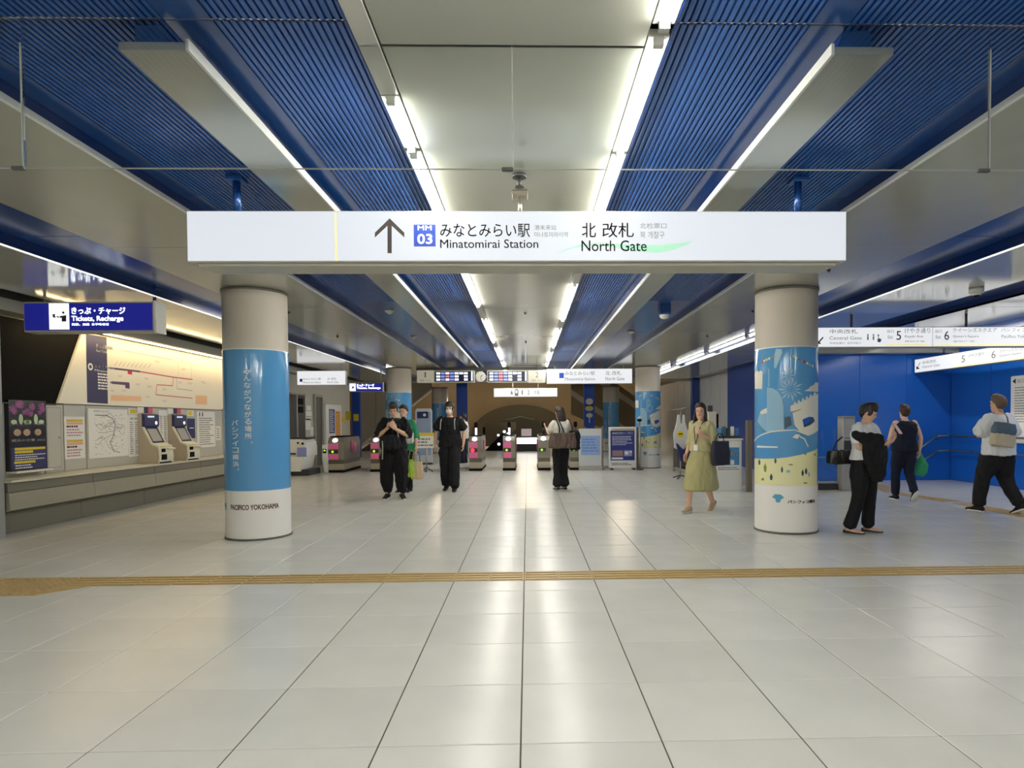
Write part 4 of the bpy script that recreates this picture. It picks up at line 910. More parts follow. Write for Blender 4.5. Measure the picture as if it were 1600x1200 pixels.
# ticket machines
CREAM = mat('machine_cream', (226, 222, 204), 0.4); MSIDE = mat('machine_side_beige', (178, 168, 152), 0.45); NAVM = mat('machine_navy', (30, 34, 84), 0.35); SCRG = mat('machine_screen', (150, 148, 140), 0.25, emit=.18)
def machine(y, label):
    w_ = .42; t = thing('ticket_machine', label, 'ticket machine', (WX+.02, y, .688), 0, 'ticket machines on the counter')
    prof = [(0, 0), (.33, 0), (.35, .10), (.34, .27), (.22, .33), (.08, .62), (.08, .86), (0, .86)]
    MB().prism(prof, 'y', 0, w_, MSIDE).build('body', t)
    b = MB(); b.prism([(.335, .0), (.365, .0), (.375, .11), (.36, .30), (.23, .35), (.225, .32), (.34, .27)], 'y', 0.0, w_, CREAM); b.build('lower_front', t)
    b = MB(); b.prism([(.22, .33), (.245, .345), (.10, .64), (.08, .62)], 'y', 0, .035, CREAM); b.build('side_rail', t)
    b = MB(); b.prism([(.22, .33), (.245, .345), (.10, .64), (.08, .62)], 'y', w_-.02, w_, CREAM); b.build('side_rail', t)
    b = MB(); b.prism([(.22, .34), (.232, .345), (.094, .635), (.08, .63)], 'y', .035, w_-.02, NAVM); b.build('screen_bezel', t)
    b = MB(); b.prism([(.218, .375), (.226, .379), (.118, .60), (.110, .597)], 'y', .08, w_-.07, SCRG); b.build('screen', t)
    b = MB(); b.prism([(.08, .635), (.11, .63), (.13, .66), (.13, .84), (.08, .86)], 'y', 0, w_, NAVM); b.build('head', t)
    MB().cyl((.13, w_*.78, .70), (.137, w_*.78, .70), .03, LETW, n=16).build('round_lamp', t)
    MB().box(.13, .134, w_*.2, w_*.65, .795, .825, mat('lit_pale_blue', (200, 220, 240), .4, emit=.7)).build('lit_strip', t)
    MB().box(.0, .025, w_*-.05, w_*.38, .875, .975, PAPER, bevel=.002).build('header_card', t)
    MB().box(.0, .026, w_*.39, w_*.66, .875, .975, NAVY, bevel=.002).build('navy_card', t)
    MB().box(.0, .026, w_*.67, w_*.98, .875, .975, mat('header_pink', (214, 88, 104), .5), bevel=.002).build('pink_card', t)
    MB().box(.362, .37, w_*.12, w_*.45, .275, .29, mat('lime_mark', (206, 216, 90), .5)).build('lime_strip', t)
    MB().box(.366, .376, w_*.15, w_*.42, .19, .25, BLACK, bevel=.003).build('coin_slot', t)
    MB().box(.368, .38, w_*.12, w_*.5, .055, .15, BLACK, bevel=.003).build('ticket_slot', t)
    b = MB(); b.ball((.40, w_*.72, .245), (.06, .1, .025), CREAM, 16, 6); b.build('coin_tray', t)
    MB().box(.33, .385, w_*.02, w_*.8, -.0, .02, BLACK).build('base_strip', t)
    return t
machine(10.97, 'ticket machine on the counter, the one next to the route map')
machine(11.88, 'ticket machine on the counter, the one next to the blue-wrapped pillar')
# ================================================================== STAFFED OFFICE, LEFT OF THE GATES
def yx(px): return atX(px, 660, WX).y
DKW = mat('office_dark', (58, 57, 54), 0.4)
t = thing('staff_window', 'dark office window opening with counter behind the blue-wrapped pillar', 'window', (WX+.004, 0, 0))
MB().box(0, .03, yx(452), yx(475.5), .92, 2.2, DKW, bevel=.004).build('dark_pane', t)
MB().box(0, .06, yx(461), yx(462.5), .92, 2.2, GREYM, bevel=.003).build('mullion', t)
MB().box(.0, .05, yx(452), yx(476.5), 2.2, 2.25, GREYM, bevel=.003).build('head_frame', t)
MB().box(0, .3, yx(452), yx(477), .86, .92, GREYM, bevel=.006).build('sill_counter', t)
MB().box(.03, .06, yx(463.5), yx(471), 1.92, 2.1, BLACK, bevel=.004).build('small_monitor', t); MB().box(.03, .06, yx(464), yx(471), 1.68, 1.86, BLACK, bevel=.004).build('small_monitor', t)
for k, (p0, p1, y0, y1, l) in enumerate(((478, 485, 641, 634, 'topmost'), (477, 486, 650, 643, 'second from the top'), (477, 486, 656.5, 652, 'third from the top'), (475, 485, 672, 654, 'large crumpled-looking one'), (484, 489, 680, 667, 'lowest one'))):
    a = atX(p0, y0, WX); b = atX(p1, y1, WX)
    t = thing('office_notice', f'small white notice on the office column, {l}', 'notice', (WX+.004, a.y, min(a.z, b.z)), 0, 'notices on the office column')
    MB().box(0, .012, 0, b.y-a.y, 0, abs(b.z-a.z), PAPER, bevel=.002).build('sheet', t)
t = thing('office_door', 'dark narrow doorway with grey frame between office notices and poster case', 'door', (WX+.004, 0, 0))
MB().box(0, .02, yx(490), yx(501), 0.003, 2.2, mat('door_dark_grey', (92, 91, 86), .4)).build('door_leaf', t)
for p in (489.3, 501): MB().box(0, .07, yx(p), yx(p)+.07, 0.003, 2.28, GREYM, bevel=.003).build('frame_post', t)
MB().box(0, .07, yx(489.3)+.07, yx(501), 2.2, 2.28, GREYM, bevel=.003).build('frame_head', t)
t = thing('poster_case', 'tall white poster case with navy and orange posters on the grey wall', 'notice board', (WX+.004, yx(505.5), .5))
wd = yx(530)-yx(505.5); MB().box(0, .08, 0, wd, 0, 1.5, WHITE, bevel=.006).build('case', t)
pr = Print((.081, 0, 0), 'left'); pr.rect(wd*.18, .52, wd*.55, 1.34, mat('poster_indigo', (66, 72, 140), .5)); pr.scribble(wd*.22, .56, wd*.5, 1.3, WHITE, 12, .9, 3); pr.build('navy_poster', t)
pr = Print((.081, 0, 0), 'left'); pr.rect(wd*.6, .36, wd*.9, 1.28, mat('poster_orange', (218, 130, 70), .5)); pr.scribble(wd*.64, .45, wd*.86, 1.2, YEL, 9, .9, 4); pr.build('orange_poster', t)
pr = Print((.081, 0, 0), 'left'); pr.rect(wd*.2, .08, wd*.5, .25, mat('poster_grey', (150, 150, 146), .5)); pr.build('grey_leaflet', t)
t = thing('wall_sticker', 'yellow projecting door sign on the grey wall beside blue column', 'sign', (WX+.004, yx(533.5), 1.38))
MB().box(0, .012, 0, .45, 0, .18, mat('sticker_yellow', (222, 184, 50), .5), bevel=.003).build('lower_sticker', t); MB().box(0, .18, .5, .52, .1, .42, mat('sticker_olive', (190, 176, 60), .5), bevel=.003).build('projecting_plate', t)
# ================================================================== TICKET GATES
GBODY = mat('gate_body_grey', (132, 126, 114), 0.4, metal=.2); GST = mat('gate_steel_plate', (178, 168, 148), 0.35, metal=.4); GDK = mat('gate_dark_band', (92, 84, 72), 0.4)
GRN = mat('green_indicator', (150, 220, 60), .5, emit=1.6); REDI = mat('red_indicator', (255, 40, 60), .5, emit=3.0); WLT = mat('white_gate_light', (250, 246, 255), .5, emit=1.6)
def gate(x, label, pink, ind, pole=True, yb=17.5, w_=.34):
    t = thing('ticket_gate', label, 'ticket gate', (x, yb, 0), 0, 'ticket gates across the hall')
    h = w_/2
    MB().box(-h-.01, h+.01, -.02, 1.75, .002, .07, BLACK, bevel=.004).build('plinth', t)
    MB().box(-h, h, 0, 1.72, .07, .24, GST, bevel=.006).build('lower_plate', t)
    MB().box(-h, h, .01, 1.71, .24, .35, GDK, bevel=.003).build('dark_band', t)
    MB().prism([(0, .35), (0, .84), (.10, .97), (1.6, .97), (1.72, .84), (1.72, .35)], 'x', -h, h, GBODY).build('body', t)
    MB().box(-h+.02, h-.02, .14, 1.56, .97, 1.0, BLACK, bevel=.004).build('top_plate', t)
    if pink:
        MB().box(-h+.01, h*.35, -.014, .0, .36, .52, PINK, bevel=.003).build('lower_pink_panel', t)
        MB().box(-h+.01, h*.35, -.014, .0, .64, .80, PINK, bevel=.003).build('upper_pink_panel', t)
    MB().box(-h+.02, h*.3, -.012, .0, .53, .63, mat('indicator_window', (44, 48, 30), .3), bevel=.002).build('indicator_window', t)
    if ind == 'g':
        pr = Print((0, -.0125, 0)); c = -h*.4; pr.poly([(c, .615), (c-.045, .57), (c-.02, .57), (c-.02, .545), (c+.02, .545), (c+.02, .57), (c+.045, .57)], GRN); pr.build('green_arrow', t)
    else:
        b = MB(); b.cyl((-h*.45, -.02, .58), (-h*.45, -.012, .58), .05, REDI, n=18); b.build('red_lamp', t)
    M_ = Matrix.Rotation(radians(-50), 4, 'X'); b = MB(); b.cyl((-.02, .03, .885), (-.02, .02, .895), .075, WLT, n=20); b.build('card_reader', t)
    if pole:
        b = MB(); b.cyl((0, .3, 1.0), (0, .3, 1.2), .03, WLT if pink else DKGREY, n=12); b.build('sensor_stem', t)
        b = MB(); b.box(-.05, .05, .26, .34, 1.2, 1.36, BLACK, bevel=.02); b.build('sensor_head', t)
    for s in (-1, 1): MB().box(s*h, s*(h+.03), .7, 1.0, .55, .85, mat('gate_flap', (196, 90, 130) if pink else (90, 88, 84), .4), bevel=.01).build('flap', t)
    return t
gate(-4.2, 'pink-fronted ticket gate left of the man in black holding a phone', True, 'g', False)
gate(-1.46, 'ticket gate with pink side and glowing red lamp beside the masked man', True, 'r')
gate(-.52, 'central ticket gate with pink panels and green arrow', True, 'g')
gate(.46, 'grey ticket gate with green arrow just left of the woman with the brown bag', False, 'g')
gate(1.36, 'grey ticket gate behind the woman with brown bag, next to glass panel', False, 'g')
t = gate(-5.28, 'wide accessible grey ticket gate with pink panels and white entry plate', True, 'g', False, 17.35, .42)
MB().box(-.36, -.215, -.05, -.03, .42, .78, WHITE, bevel=.01).build('entry_plate', t)
pr = Print((-.29, -.051, 0)); pr.rect(-.05, .54, .05, .66, INK, lift=.0006); pr.poly([(0, .645), (-.035, .60), (.035, .60)], GRN, lift=.0012); pr.build('plate_arrow', t)
MB().prism([(-.30, .01), (-.2, .01), (-.2, .42), (-.36, .42)], 'y', -.05, -.02, WHITE).build('plate_foot', t)
MB().box(.212, .222, .9, 1.3, .5, .8, PINK, bevel=.003).build('side_pink_panel', t)
# staffed gate machine
PUR = mat('pale_purple_panel', (140, 146, 206), .5)
t = thing('fare_adjustment_machine', 'white fare machine with pale purple side panels before the office window', 'machine', (-6.05, 16.3, 0))
MB().box(-.42, .36, .1, 1.0, .002, .16, DKGREY, bevel=.01).build('plinth', t)
MB().prism([(-.34, .12), (.16, .12), (.26, .50), (-.42, .50)], 'y', 0.0, .9, WHITE).build('lower_front', t)
MB().box(-.42, .30, .02, .95, .50, .78, WHITE, bevel=.01).build('middle', t)
MB().prism([(-.42, .78), (.30, .78), (.30, .86), (.2, .95), (-.36, .95)], 'y', .02, .9, WHITE).build('top', t)
for x0, x1 in ((-.45, -.2), (.1, .34)): MB().box(x0, x1, -.01, .02, .50, .74, PUR, bevel=.01).build('purple_panel', t)
for x, z, r_ in ((-.28, .86, .03), (-.1, .88, .02), (.12, .86, .025), (.24, .84, .03), (-.16, .36, .03)): MB().cyl((x, -.006, z), (x, .02, z), r_, BLACK, n=14).build('dark_port', t)
MB().box(-.18, .06, -.012, .02, .56, .60, DKGREY, bevel=.002).build('slot', t)
MB().box(-.42, .28, .2, .9, .951, .99, DKGREY, bevel=.006).build('top_tray', t)
# low barrier with notice behind the man in black
t = thing('barrier_sign', 'white notice board with yellow top on a low stand at a closed gate', 'sign', (-2.82, 17.2, 0))
MB().box(-.37, .33, -.01, .015, .66, 1.0, PAPER, bevel=.004).build('board', t); MB().box(-.37, .33, -.014, .018, 1.0, 1.08, YEL, bevel=.004).build('yellow_top', t)
pr = Print((0, -.0105, 0)); pr.scribble(-.3, .7, .28, .95, GREYI, 3, .9, 4, .5); pr.build('text_lines', t)
b = MB(); b.cyl((.05, 0, .12), (.05, 0, .66), .018, STEEL, n=10); b.build('pole', t)
for x in (-.12, .0, .12): b = MB(); b.cyl((.05, 0, .14), (.05+x*1.4, -.12+abs(x), .01), .014, DKGREY, n=8); b.build('leg', t)
b = MB(); b.box(-1.1, 1.1, .28, .34, .0, .07, GREYM, bevel=.004); b.build('foot_rail', t)
t = thing('information_panel', 'pale blue standing information panel with navy header behind the barrier sign', 'sign', (-3.35, 20.5, 0))
MB().prism([(-.3, .05), (.24, .05), (.24, 1.75), (.19, 1.82), (-.25, 1.82), (-.3, 1.75)], 'y', 0, .06, mat('panel_white', (222, 226, 230), .4)).build('frame', t)
MB().box(-.26, .2, -.006, .0, .3, 1.7, mat('panel_pale_blue', (164, 178, 206), .4)).build('map_face', t)
MB().box(-.24, .12, -.012, -.006, 1.5, 1.72, NAVY).build('navy_header', t); pr = Print((0, -.0125, 0)); pr.disc(0, 1.61, .05, WHITE); pr.build('emblem', t)
MB().box(-.3, .24, -.1, .16, .0, .05, DKGREY).build('foot', t)
# ================================================================== GLASS FENCE AND POSTERS, RIGHT OF THE GATES
POST = mat('fence_post_brown_grey', (122, 112, 98), .4, metal=.4)
def fence(name_lab, pts, h=1.18, nposts=None):
    t = thing('glass_fence', name_lab, 'fence', (0, 0, 0))
    for i, (a, b_) in enumerate(zip(pts[:-1], pts[1:])):
        a = Vector(a); b_ = Vector(b_); d = (b_-a); L = d.length; M_ = Matrix.Translation((a.x, a.y, 0)) @ Matrix.Rotation(atan2(d.y, d.x), 4, 'Z')
        MB().box(.05, L-.05, -.006, .006, .12, h-.06, GLASS, M=M_).build('glass_pane', t)
        MB().box(.0, L, -.02, .02, .04, .10, STEEL, bevel=.004, M=M_).build('bottom_rail', t)
    for p_ in pts: MB().box(p_[0]-.03, p_[0]+.03, p_[1]-.03, p_[1]+.03, 0.001, h+.02, POST, bevel=.006).build('post', t)
    return t
fence('low glass fence with grey posts between the last gate and the navy poster', [(1.62, 17.75), (2.1, 17.75), (3.12, 17.75)])
fence('glass fence with slim posts running from the far pillar towards the white booth', [(3.98, 16.9), (4.03, 15.2), (4.1, 13.5)])
t = thing('acrylic_notice', 'pale acrylic panel with light blue notice beside the last ticket gate', 'notice', (1.42, 17.42, 0))
MB().box(0, .64, 0, .02, .12, 1.16, mat('acrylic_pale', (206, 210, 212), .25), bevel=.004).build('panel', t)
pr = Print((0, -.001, 0)); pr.rect(.06, .42, .6, .96, mat('light_blue_notice', (140, 168, 216), .5)); pr.scribble(.1, .5, .55, .9, mat('mid_blue_print', (96, 128, 196), .5), 5, .9, 4, .4); pr.build('blue_notice', t)
MB().box(0, .66, -.02, .04, .0, .12, GREYM, bevel=.006).build('base', t); MB().box(.65, .69, -.02, .04, 0, 1.22, POST, bevel=.006).build('post', t)
t = thing('poster_stand', 'white poster stand with navy poster full of text and pictures', 'poster', (2.27, 17.5, 0))
MB().box(0, .78, 0, .04, .05, 1.2, WHITE, bevel=.006).build('board', t)
pr = Print((0, -.001, 0)); pr.rect(.05, .26, .73, 1.1, mat('poster_navy', (30, 44, 128), .45)); pr.rect(.08, 1.11, .72, 1.15, mat('poster_gold', (190, 164, 96), .5)); pr.build('navy_poster', t)
pr = Print((0, -.0022, 0)); pr.fit('開館時間のご案内', .1, .99, .68, 1.06, WHITE, .02); pr.scribble(.1, .68, .68, .95, WHITE, 6, .8, 6, .35); pr.build('poster_lettering', t)
pr = Print((0, -.0022, 0)); pr.rect(.1, .38, .4, .54, mat('poster_photo_tan', (150, 120, 116), .5)); pr.rect(.43, .38, .66, .54, mat('poster_photo_grey', (150, 158, 186), .5)); pr.rect(.08, .29, .4, .345, WHITE)
pr.disc(.5, .47, .05, WHITE); pr.disc(.62, .5, .03, WHITE); pr.build('poster_pictures', t)
pr = Print((0, -.001, 0)); pr.scribble(.08, .12, .7, .2, INK, 2, .95, 3, .45); pr.build('lower_lettering', t)
for x in (.08, .7): MB().box(x-.03, x+.03, -.16, .2, 0.001, .05, DKGREY, bevel=.006).build('foot', t)
t = thing('steel_post', 'tall slim steel post with black top just left of the far right pillar', 'post', (3.12, 17.35, 0))
MB().cyl((0, 0, 0), (0, 0, 1.35), .028, STEEL, n=12).build('shaft', t); MB().box(-.07, .05, -.04, .04, 1.35, 1.42, BLACK, bevel=.01).build('black_top', t); MB().cyl((0, 0, 0.001), (0, 0, .03), .1, DKGREY, n=18).build('foot', t)
# stand with bags
t = thing('bag_stand', 'chrome stand with crossbar standing by the glass fence', 'stand', (3.58, 14.6, 0))
MB().cyl((0, 0, 0.02), (0, 0, 1.62), .016, STEEL, n=10).build('pole', t); MB().cyl((-.22, 0, 1.62), (.22, 0, 1.66), .012, STEEL, n=8).build('crossbar', t)
for a in (0, 2.1, 4.2): MB().cyl((0, 0, .08), (.24*cos(a), .24*sin(a), .015), .014, DKGREY, n=8).build('leg', t)
BAGW = mat('white_plastic_bag', (224, 224, 218), .4)
t = thing('plastic_bag', 'white plastic bag with round yellow sticker hanging from the chrome stand', 'bag', (3.56, 14.5, .72))
MB().prism([(-.14, 0), (.02, -.06), (.16, .06), (.17, .38), (.10, .60), (.085, .78), (.05, .78), (.03, .58), (-.0, .58), (-.03, .78), (-.07, .78), (-.09, .58), (-.17, .34)], 'y', -.03, .03, BAGW).build('body', t)
pr = Print((0, -.0305, 0)); pr.disc(-.01, .33, .08, YEL); pr.rect(-.05, .32, .04, .35, INK); pr.build('yellow_sticker', t)
t = thing('pouch', 'navy pouch hanging tilted below the white plastic bag', 'bag', (3.66, 14.42, .42))
MB().prism([(-.12, .0), (.14, .1), (.13, .36), (.05, .42), (-.04, .24), (-.2, .42), (-.22, .4)], 'y', -.03, .03, NAVY).build('body', t)
pr = Print((0, -.0305, 0)); pr.disc(.03, .22, .03, WHITE, n=5); pr.build('white_star', t)
t = thing('umbrella_holder', 'steel frame holding a folded dark umbrella beside the chrome stand', 'umbrella stand', (3.86, 14.2, 0))
for x in (-.1, .12): MB().cyl((x, 0, 0.01), (x, 0, .95), .014, STEEL, n=8).build('post', t)
MB().box(-.12, .14, -.1, .1, .02, .12, DKGREY, bevel=.01).build('tray', t); MB().cyl((-.1, 0, .9), (.12, 0, .9), .012, STEEL, n=8).build('rail', t)
MB().cyl((.0, 0, .5), (.08, .02, 1.3), .045, mat('umbrella_navy', (48, 56, 96), .5), r1=.02, n=10).build('umbrella', t)
# white booth with blue poster
t = thing('reception_booth', 'white booth counter with light blue poster behind the woman in green', 'counter', (3.60, 11.95, 0))
MB().box(0, .52, 0, .35, .001, .98, WHITE, bevel=.01).build('body', t); MB().box(-.02, .54, -.02, .37, .98, 1.01, WHITE, bevel=.006).build('top', t)
pr = Print((0, -.001, 0)); pr.rect(.06, .50, .47, .84, mat('booth_blue', (70, 136, 190), .5)); pr.build('blue_poster', t)
pr = Print((0, -.0022, 0)); pr.fit('ご案内', .22, .68, .43, .77, WHITE, .02); pr.fit('案内', .2, .58, .3, .64, WHITE, .01); pr.poly([(.3, .51), (.37, .51), (.37, .58), (.335, .61), (.3, .58)], WHITE); pr.build('poster_lettering', t)
pr = Print((0, -.001, 0)); pr.scribble(.06, .40, .47, .47, GREYI, 2, .95, 5, .5); pr.build('small_lettering', t)
t = thing('leaflet_rack', 'small rack of blue and dark leaflets standing on the white booth', 'rack', (3.68, 12.1, 1.011))
MB().box(0, .46, 0, .12, 0, .05, DKGREY, bevel=.004).build('tray', t); MB().box(0, .46, .1, .12, .05, .2, mat('rack_clear_grey', (120, 132, 138), .3), bevel=.003).build('back', t)
for k, (x, c_) in enumerate(((.03, (86, 150, 206)), (.12, (60, 96, 120)), (.2, (40, 60, 66)), (.28, (222, 224, 222)), (.37, (70, 120, 190)))):
    MB().box(x, x+.07, .03, .045, .05, .2+.03*(k % 2), mat(f'leaflet_tone_{k}', c_, .5)).build('leaflet', t)
t = thing('gate_post', 'brown-grey steel gate frame post standing just left of the big right pillar', 'post', (4.22, 11.82, 0))
MB().box(-.06, .04, -.05, .05, .001, 1.36, POST, bevel=.008).build('post', t)

t = thing('tall_cabinet', 'slim cream cabinet with black post behind the woman in green', 'cabinet', (3.84, 13.2, 0))
MB().box(0, .17, 0, .2, .001, 1.55, mat('cabinet_cream', (196, 190, 172), .4), bevel=.01).build('body', t); MB().box(.19, .23, .05, .1, .001, 1.5, BLACK, bevel=.006).build('black_post', t); MB().box(-.0, .1, .04, .12, 1.551, 1.68, DKGREY, bevel=.01).build('top_unit', t)
# ================================================================== RIGHT SIDE: WALLS, FENCE, RAIL
sbuild(MB().box(6.3, 9.45, 13.72, 13.9, 0, 3.1, BLUEW), 'wall_blue_far')
sbuild(MB().box(9.42, 9.6, 3.0, 13.72, 0, 3.1, BLUEW), 'wall_blue_right')
sbuild(MB().box(6.3, 6.45, 13.9, 19.6, 0, 3.1, mat('navy_glossy_wall', (24, 58, 130), .25)), 'wall_recess')
sbuild(MB().box(6.6, 9, 19.9, 20.1, 0, 3.1, BLUEW), 'wall_blue_inner')
wr = MB().box(6.62, 6.9, 20.1, 33, 0, 3.1, GREYD); wr = sbuild(wr, 'wall_right')
for k in range(7): MB().box(6.60, 6.619, 20.15+1.2*k, 21.31+1.2*k, 0.01, 2.95, GREYD, bevel=.004).build('wall_panel', wr)
for k, (a, b_) in enumerate(((6.32, 7.35), (7.36, 8.4), (8.41, 9.40))):
    MB().box(a, b_, 13.705, 13.72, .02, 2.78, BLUEW, bevel=.003).build('wall_panel', bpy.data.objects['wall_blue_far'])
for k in range(6): MB().box(9.405, 9.42, 12.52-1.2*k, 13.69-1.2*k, .02, 2.9, BLUEW, bevel=.003).build('wall_panel', bpy.data.objects['wall_blue_right'])
o = MB().box(6.2, 9.42, 13.45, 13.7, 2.80, 2.938, mat('lintel_pale', (178, 178, 170), .35), bevel=.003); o = sbuild(o, 'trim_1')
t = thing('blue_column', 'slim dark blue column against the grey wall behind the woman in green', 'pillar', (6.4, 23.9, 0)); MB().box(-.12, .16, -.1, .1, .001, 3.0, mat('column_navy', (20, 50, 120), .35), bevel=.008).build('shaft', t)
t = thing('wall_lamp', 'small white wall lamp on the blue inner wall, left of the big right pillar', 'lamp', (6.7, 19.5, 2.25))
MB().box(-.05, .0, -.03, .03, -.12, .22, WLT, bevel=.01).build('vertical_lamp', t); MB().box(-.12, .35, -.02, .02, -.2, -.17, WLT, bevel=.006).build('lower_lamp', t)
t = thing('handrail', 'double steel handrail on the blue wall, sloping down at its left end', 'handrail', (0, 0, 0))
yr = 13.62
for dz, z0_ in ((0, .985), (1, .66)):
    pts = [(8.53, yr, z0_-.36), (9.06, yr, z0_), (9.325, yr, z0_), (9.325, 5.0, z0_)]
    MB().tube(pts, .02, STEEL).build('rail', t)
for p_ in ((8.7, yr, .73), (9.1, yr, .97)): MB().cyl(p_, (p_[0], 13.7, p_[2]-.03), .01, STEEL, n=8).build('bracket', t)
for k in range(5): MB().cyl((9.34, 12.8-1.6*k, .965), (9.402, 12.8-1.6*k, .94), .01, STEEL, n=8).build('bracket', t)
a = atX(1581, 692, 9.40); b = atX(1581, 588, 9.40)
t = thing('map_board', 'white wall map board at the right edge of the view, on the blue wall', 'notice board', (9.403, a.y, a.z), 0)
MB().box(-.05, 0, -2.2, 0, 0, b.z-a.z, mat('board_warm_white', (238, 234, 222), .5, emit=.12), bevel=.02).build('board', t)
pr = Print((-.051, 0, 0), 'right'); hh = b.z-a.z; pr.poly([(.06, hh*.92), (.14, hh*.96), (.14, hh*.88)], INK); pr.fit('出口案内', .18, hh*.89, .5, hh*.95, GREYI); pr.scribble(.12, hh*.3, 1.9, hh*.84, GREYI, 14, .6, 5, .3); pr.build('print', t)
t = thing('card_reader_post', 'tall grey metal post standing before the blue wall, behind the woman with a jacket', 'post', (6.14, 11.9, 0))
MB().box(-.13, .11, -.1, .12, .001, 1.38, GREYM, bevel=.012).build('body', t); MB().box(-.13, .11, -.1, .12, 1.381, 1.43, STEEL, bevel=.008).build('cap', t)
MB().box(-.11, .09, -.112, -.101, .62, .96, DKGREY, bevel=.003).build('dark_panel', t); pr = Print((0, -.101, 0)); pr.rect(-.1, 1.0, .08, 1.01, BLACK); pr.build('seam', t)
t = thing('glass_fence', 'low clear glass fence with dark foot rail right of the big right pillar', 'fence', (0, 0, 0))
MB().box(5.0, 5.99, 12.0, 12.012, .12, 1.2, GLASS).build('glass_pane', t); MB().box(5.0, 6.0, 11.95, 12.06, .001, .12, DKGREY, bevel=.006).build('foot_rail', t); MB().box(5.0, 5.99, 11.99, 12.02, .62, .64, STEEL).build('mid_rail', t)
# ================================================================== FAR HALL
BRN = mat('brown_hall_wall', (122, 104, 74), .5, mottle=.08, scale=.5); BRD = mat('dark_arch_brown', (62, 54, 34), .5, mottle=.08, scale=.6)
BEI = mat('beige_stair_cladding', (176, 166, 146), .45, mottle=.03, scale=1)
wf = sbuild(MB().box(-13, 15, 45.0, 45.3, 0, 7, BRN), 'wall_far')
sbuild(MB().box(-14, -13, 24, 45.3, 0, 7, BRN), 'wall_hall_left'); sbuild(MB().box(15, 16, 24, 45.3, 0, 7, BRN), 'wall_hall_right')
sbuild(MB().box(-14, 16, 24.3, 45.3, 5.2, 5.4, BRN), 'ceiling_hall')
sbuild(MB().box(9, 16, 14, 14.2, 0, 3.1, GREYP), 'wall_side')
cxa = atY(813, 660, 44).x
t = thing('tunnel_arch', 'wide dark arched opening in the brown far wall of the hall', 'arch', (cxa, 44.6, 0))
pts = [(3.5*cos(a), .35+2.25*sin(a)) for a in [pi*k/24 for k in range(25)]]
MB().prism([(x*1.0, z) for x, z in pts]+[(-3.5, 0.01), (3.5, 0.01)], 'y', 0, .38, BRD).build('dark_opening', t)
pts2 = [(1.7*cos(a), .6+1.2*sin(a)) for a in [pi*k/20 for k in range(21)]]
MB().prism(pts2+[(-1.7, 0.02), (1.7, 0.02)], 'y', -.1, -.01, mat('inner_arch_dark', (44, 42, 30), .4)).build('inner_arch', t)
MB().prism([(-1.0, 1.55), (0, 1.78), (1.0, 1.55), (1.0, 1.50), (0, 1.72), (-1.0, 1.50)], 'y', -.14, -.11, mat('arch_pale_band', (110, 116, 100), .4)).build('roof_ridge', t)  # band a little paler than the arch behind it
# stair claddings, sloping
t = thing('stair_cladding', 'beige panelled stair side sloping down to the left, behind the departure boards', 'stair', (0, 30.0, 0))
A1, A2, A3, A4 = [atY(*p, 30.0) for p in ((558, 700), (676, 606), (676, 560), (558, 560))]
for k in range(4):
    f0, f1 = k/4+.004, (k+1)/4-.004; x0 = A1.x+(A2.x-A1.x)*f0; x1_ = A1.x+(A2.x-A1.x)*f1; z0_ = A1.z+(A2.z-A1.z)*f0; z1_ = A1.z+(A2.z-A1.z)*f1
    MB().prism([(x0, z0_), (x1_, z1_), (x1_, 4.2), (x0, 4.2)], 'y', 0, .2, BEI).build('cladding_panel', t)
MB().prism([(A1.x, A1.z-.1), (A2.x, A2.z-.1), (A2.x, A2.z), (A1.x, A1.z)], 'y', -.05, .2, TRIM_W).build('sloping_edge', t)
MB().prism([(A1.x+.1, 0.01), (A1.x+1.9, 0.01), (A1.x+1.9, 1.3), (A1.x+.1, A1.z-.1)], 'y', .3, .5, mat('balustrade_dark', (70, 64, 54), .4)).build('balustrade', t)
t = thing('stair_cladding', 'brown and beige stair side with sloping bands right of the arch', 'stair', (0, 30.0, 0))
B1, B2 = atY(1010, 690, 30.0), atY(892, 608, 30.0)
for k, (o0, o1, m) in enumerate(((0, .9, BRN), (.92, 1.2, BEI), (1.22, 2.4, BRN), (2.42, 2.7, BEI), (2.72, 3.0, BRN))):
    MB().prism([(B1.x, max(0.01, B1.z-.0+o0-1.2)), (B1.x, B1.z+o1-1.2), (B2.x, B2.z+o1-1.2), (B2.x, B2.z+o0-1.2)], 'y', 0, .15, m).build('sloping_band', t)
t = thing('blue_column', 'slim blue column left of the masked man, behind the gates', 'pillar', (atY(722, 660, 27).x, 27, 0)); MB().box(-.23, .23, 0, .2, .001, 4.2, mat('column_blue', (20, 66, 160), .35), bevel=.01).build('shaft', t)
t = thing('blue_column', 'slim blue column with white and yellow stickers behind the last gate', 'pillar', (atY(921, 660, 27).x, 27, 0)); MB().box(-.23, .23, 0, .2, .001, 4.2, mat('column_blue', (20, 66, 160), .35), bevel=.01).build('shaft', t)
pr = Print((0, -.001, 0)); pr.disc(0, 2.22, .16, mat('sticker_grey', (190, 190, 190), .5), ry=.14); pr.rect(-.18, 2.02, .18, 2.08, INK); pr.build('upper_sticker', t)
pr = Print((0, -.001, 0)); pr.disc(0, 1.92, .18, mat('sticker_pale_yellow', (190, 190, 110), .5), ry=.11); pr.build('yellow_sticker', t)
pr = Print((0, -.001, 0)); pr.disc(0, 1.62, .14, mat('sticker_grey', (190, 190, 190), .5), ry=.1); pr.rect(-.02, 1.3, .02, 1.5, mat('sticker_grey', (190, 190, 190), .5)); pr.build('lower_sticker', t)
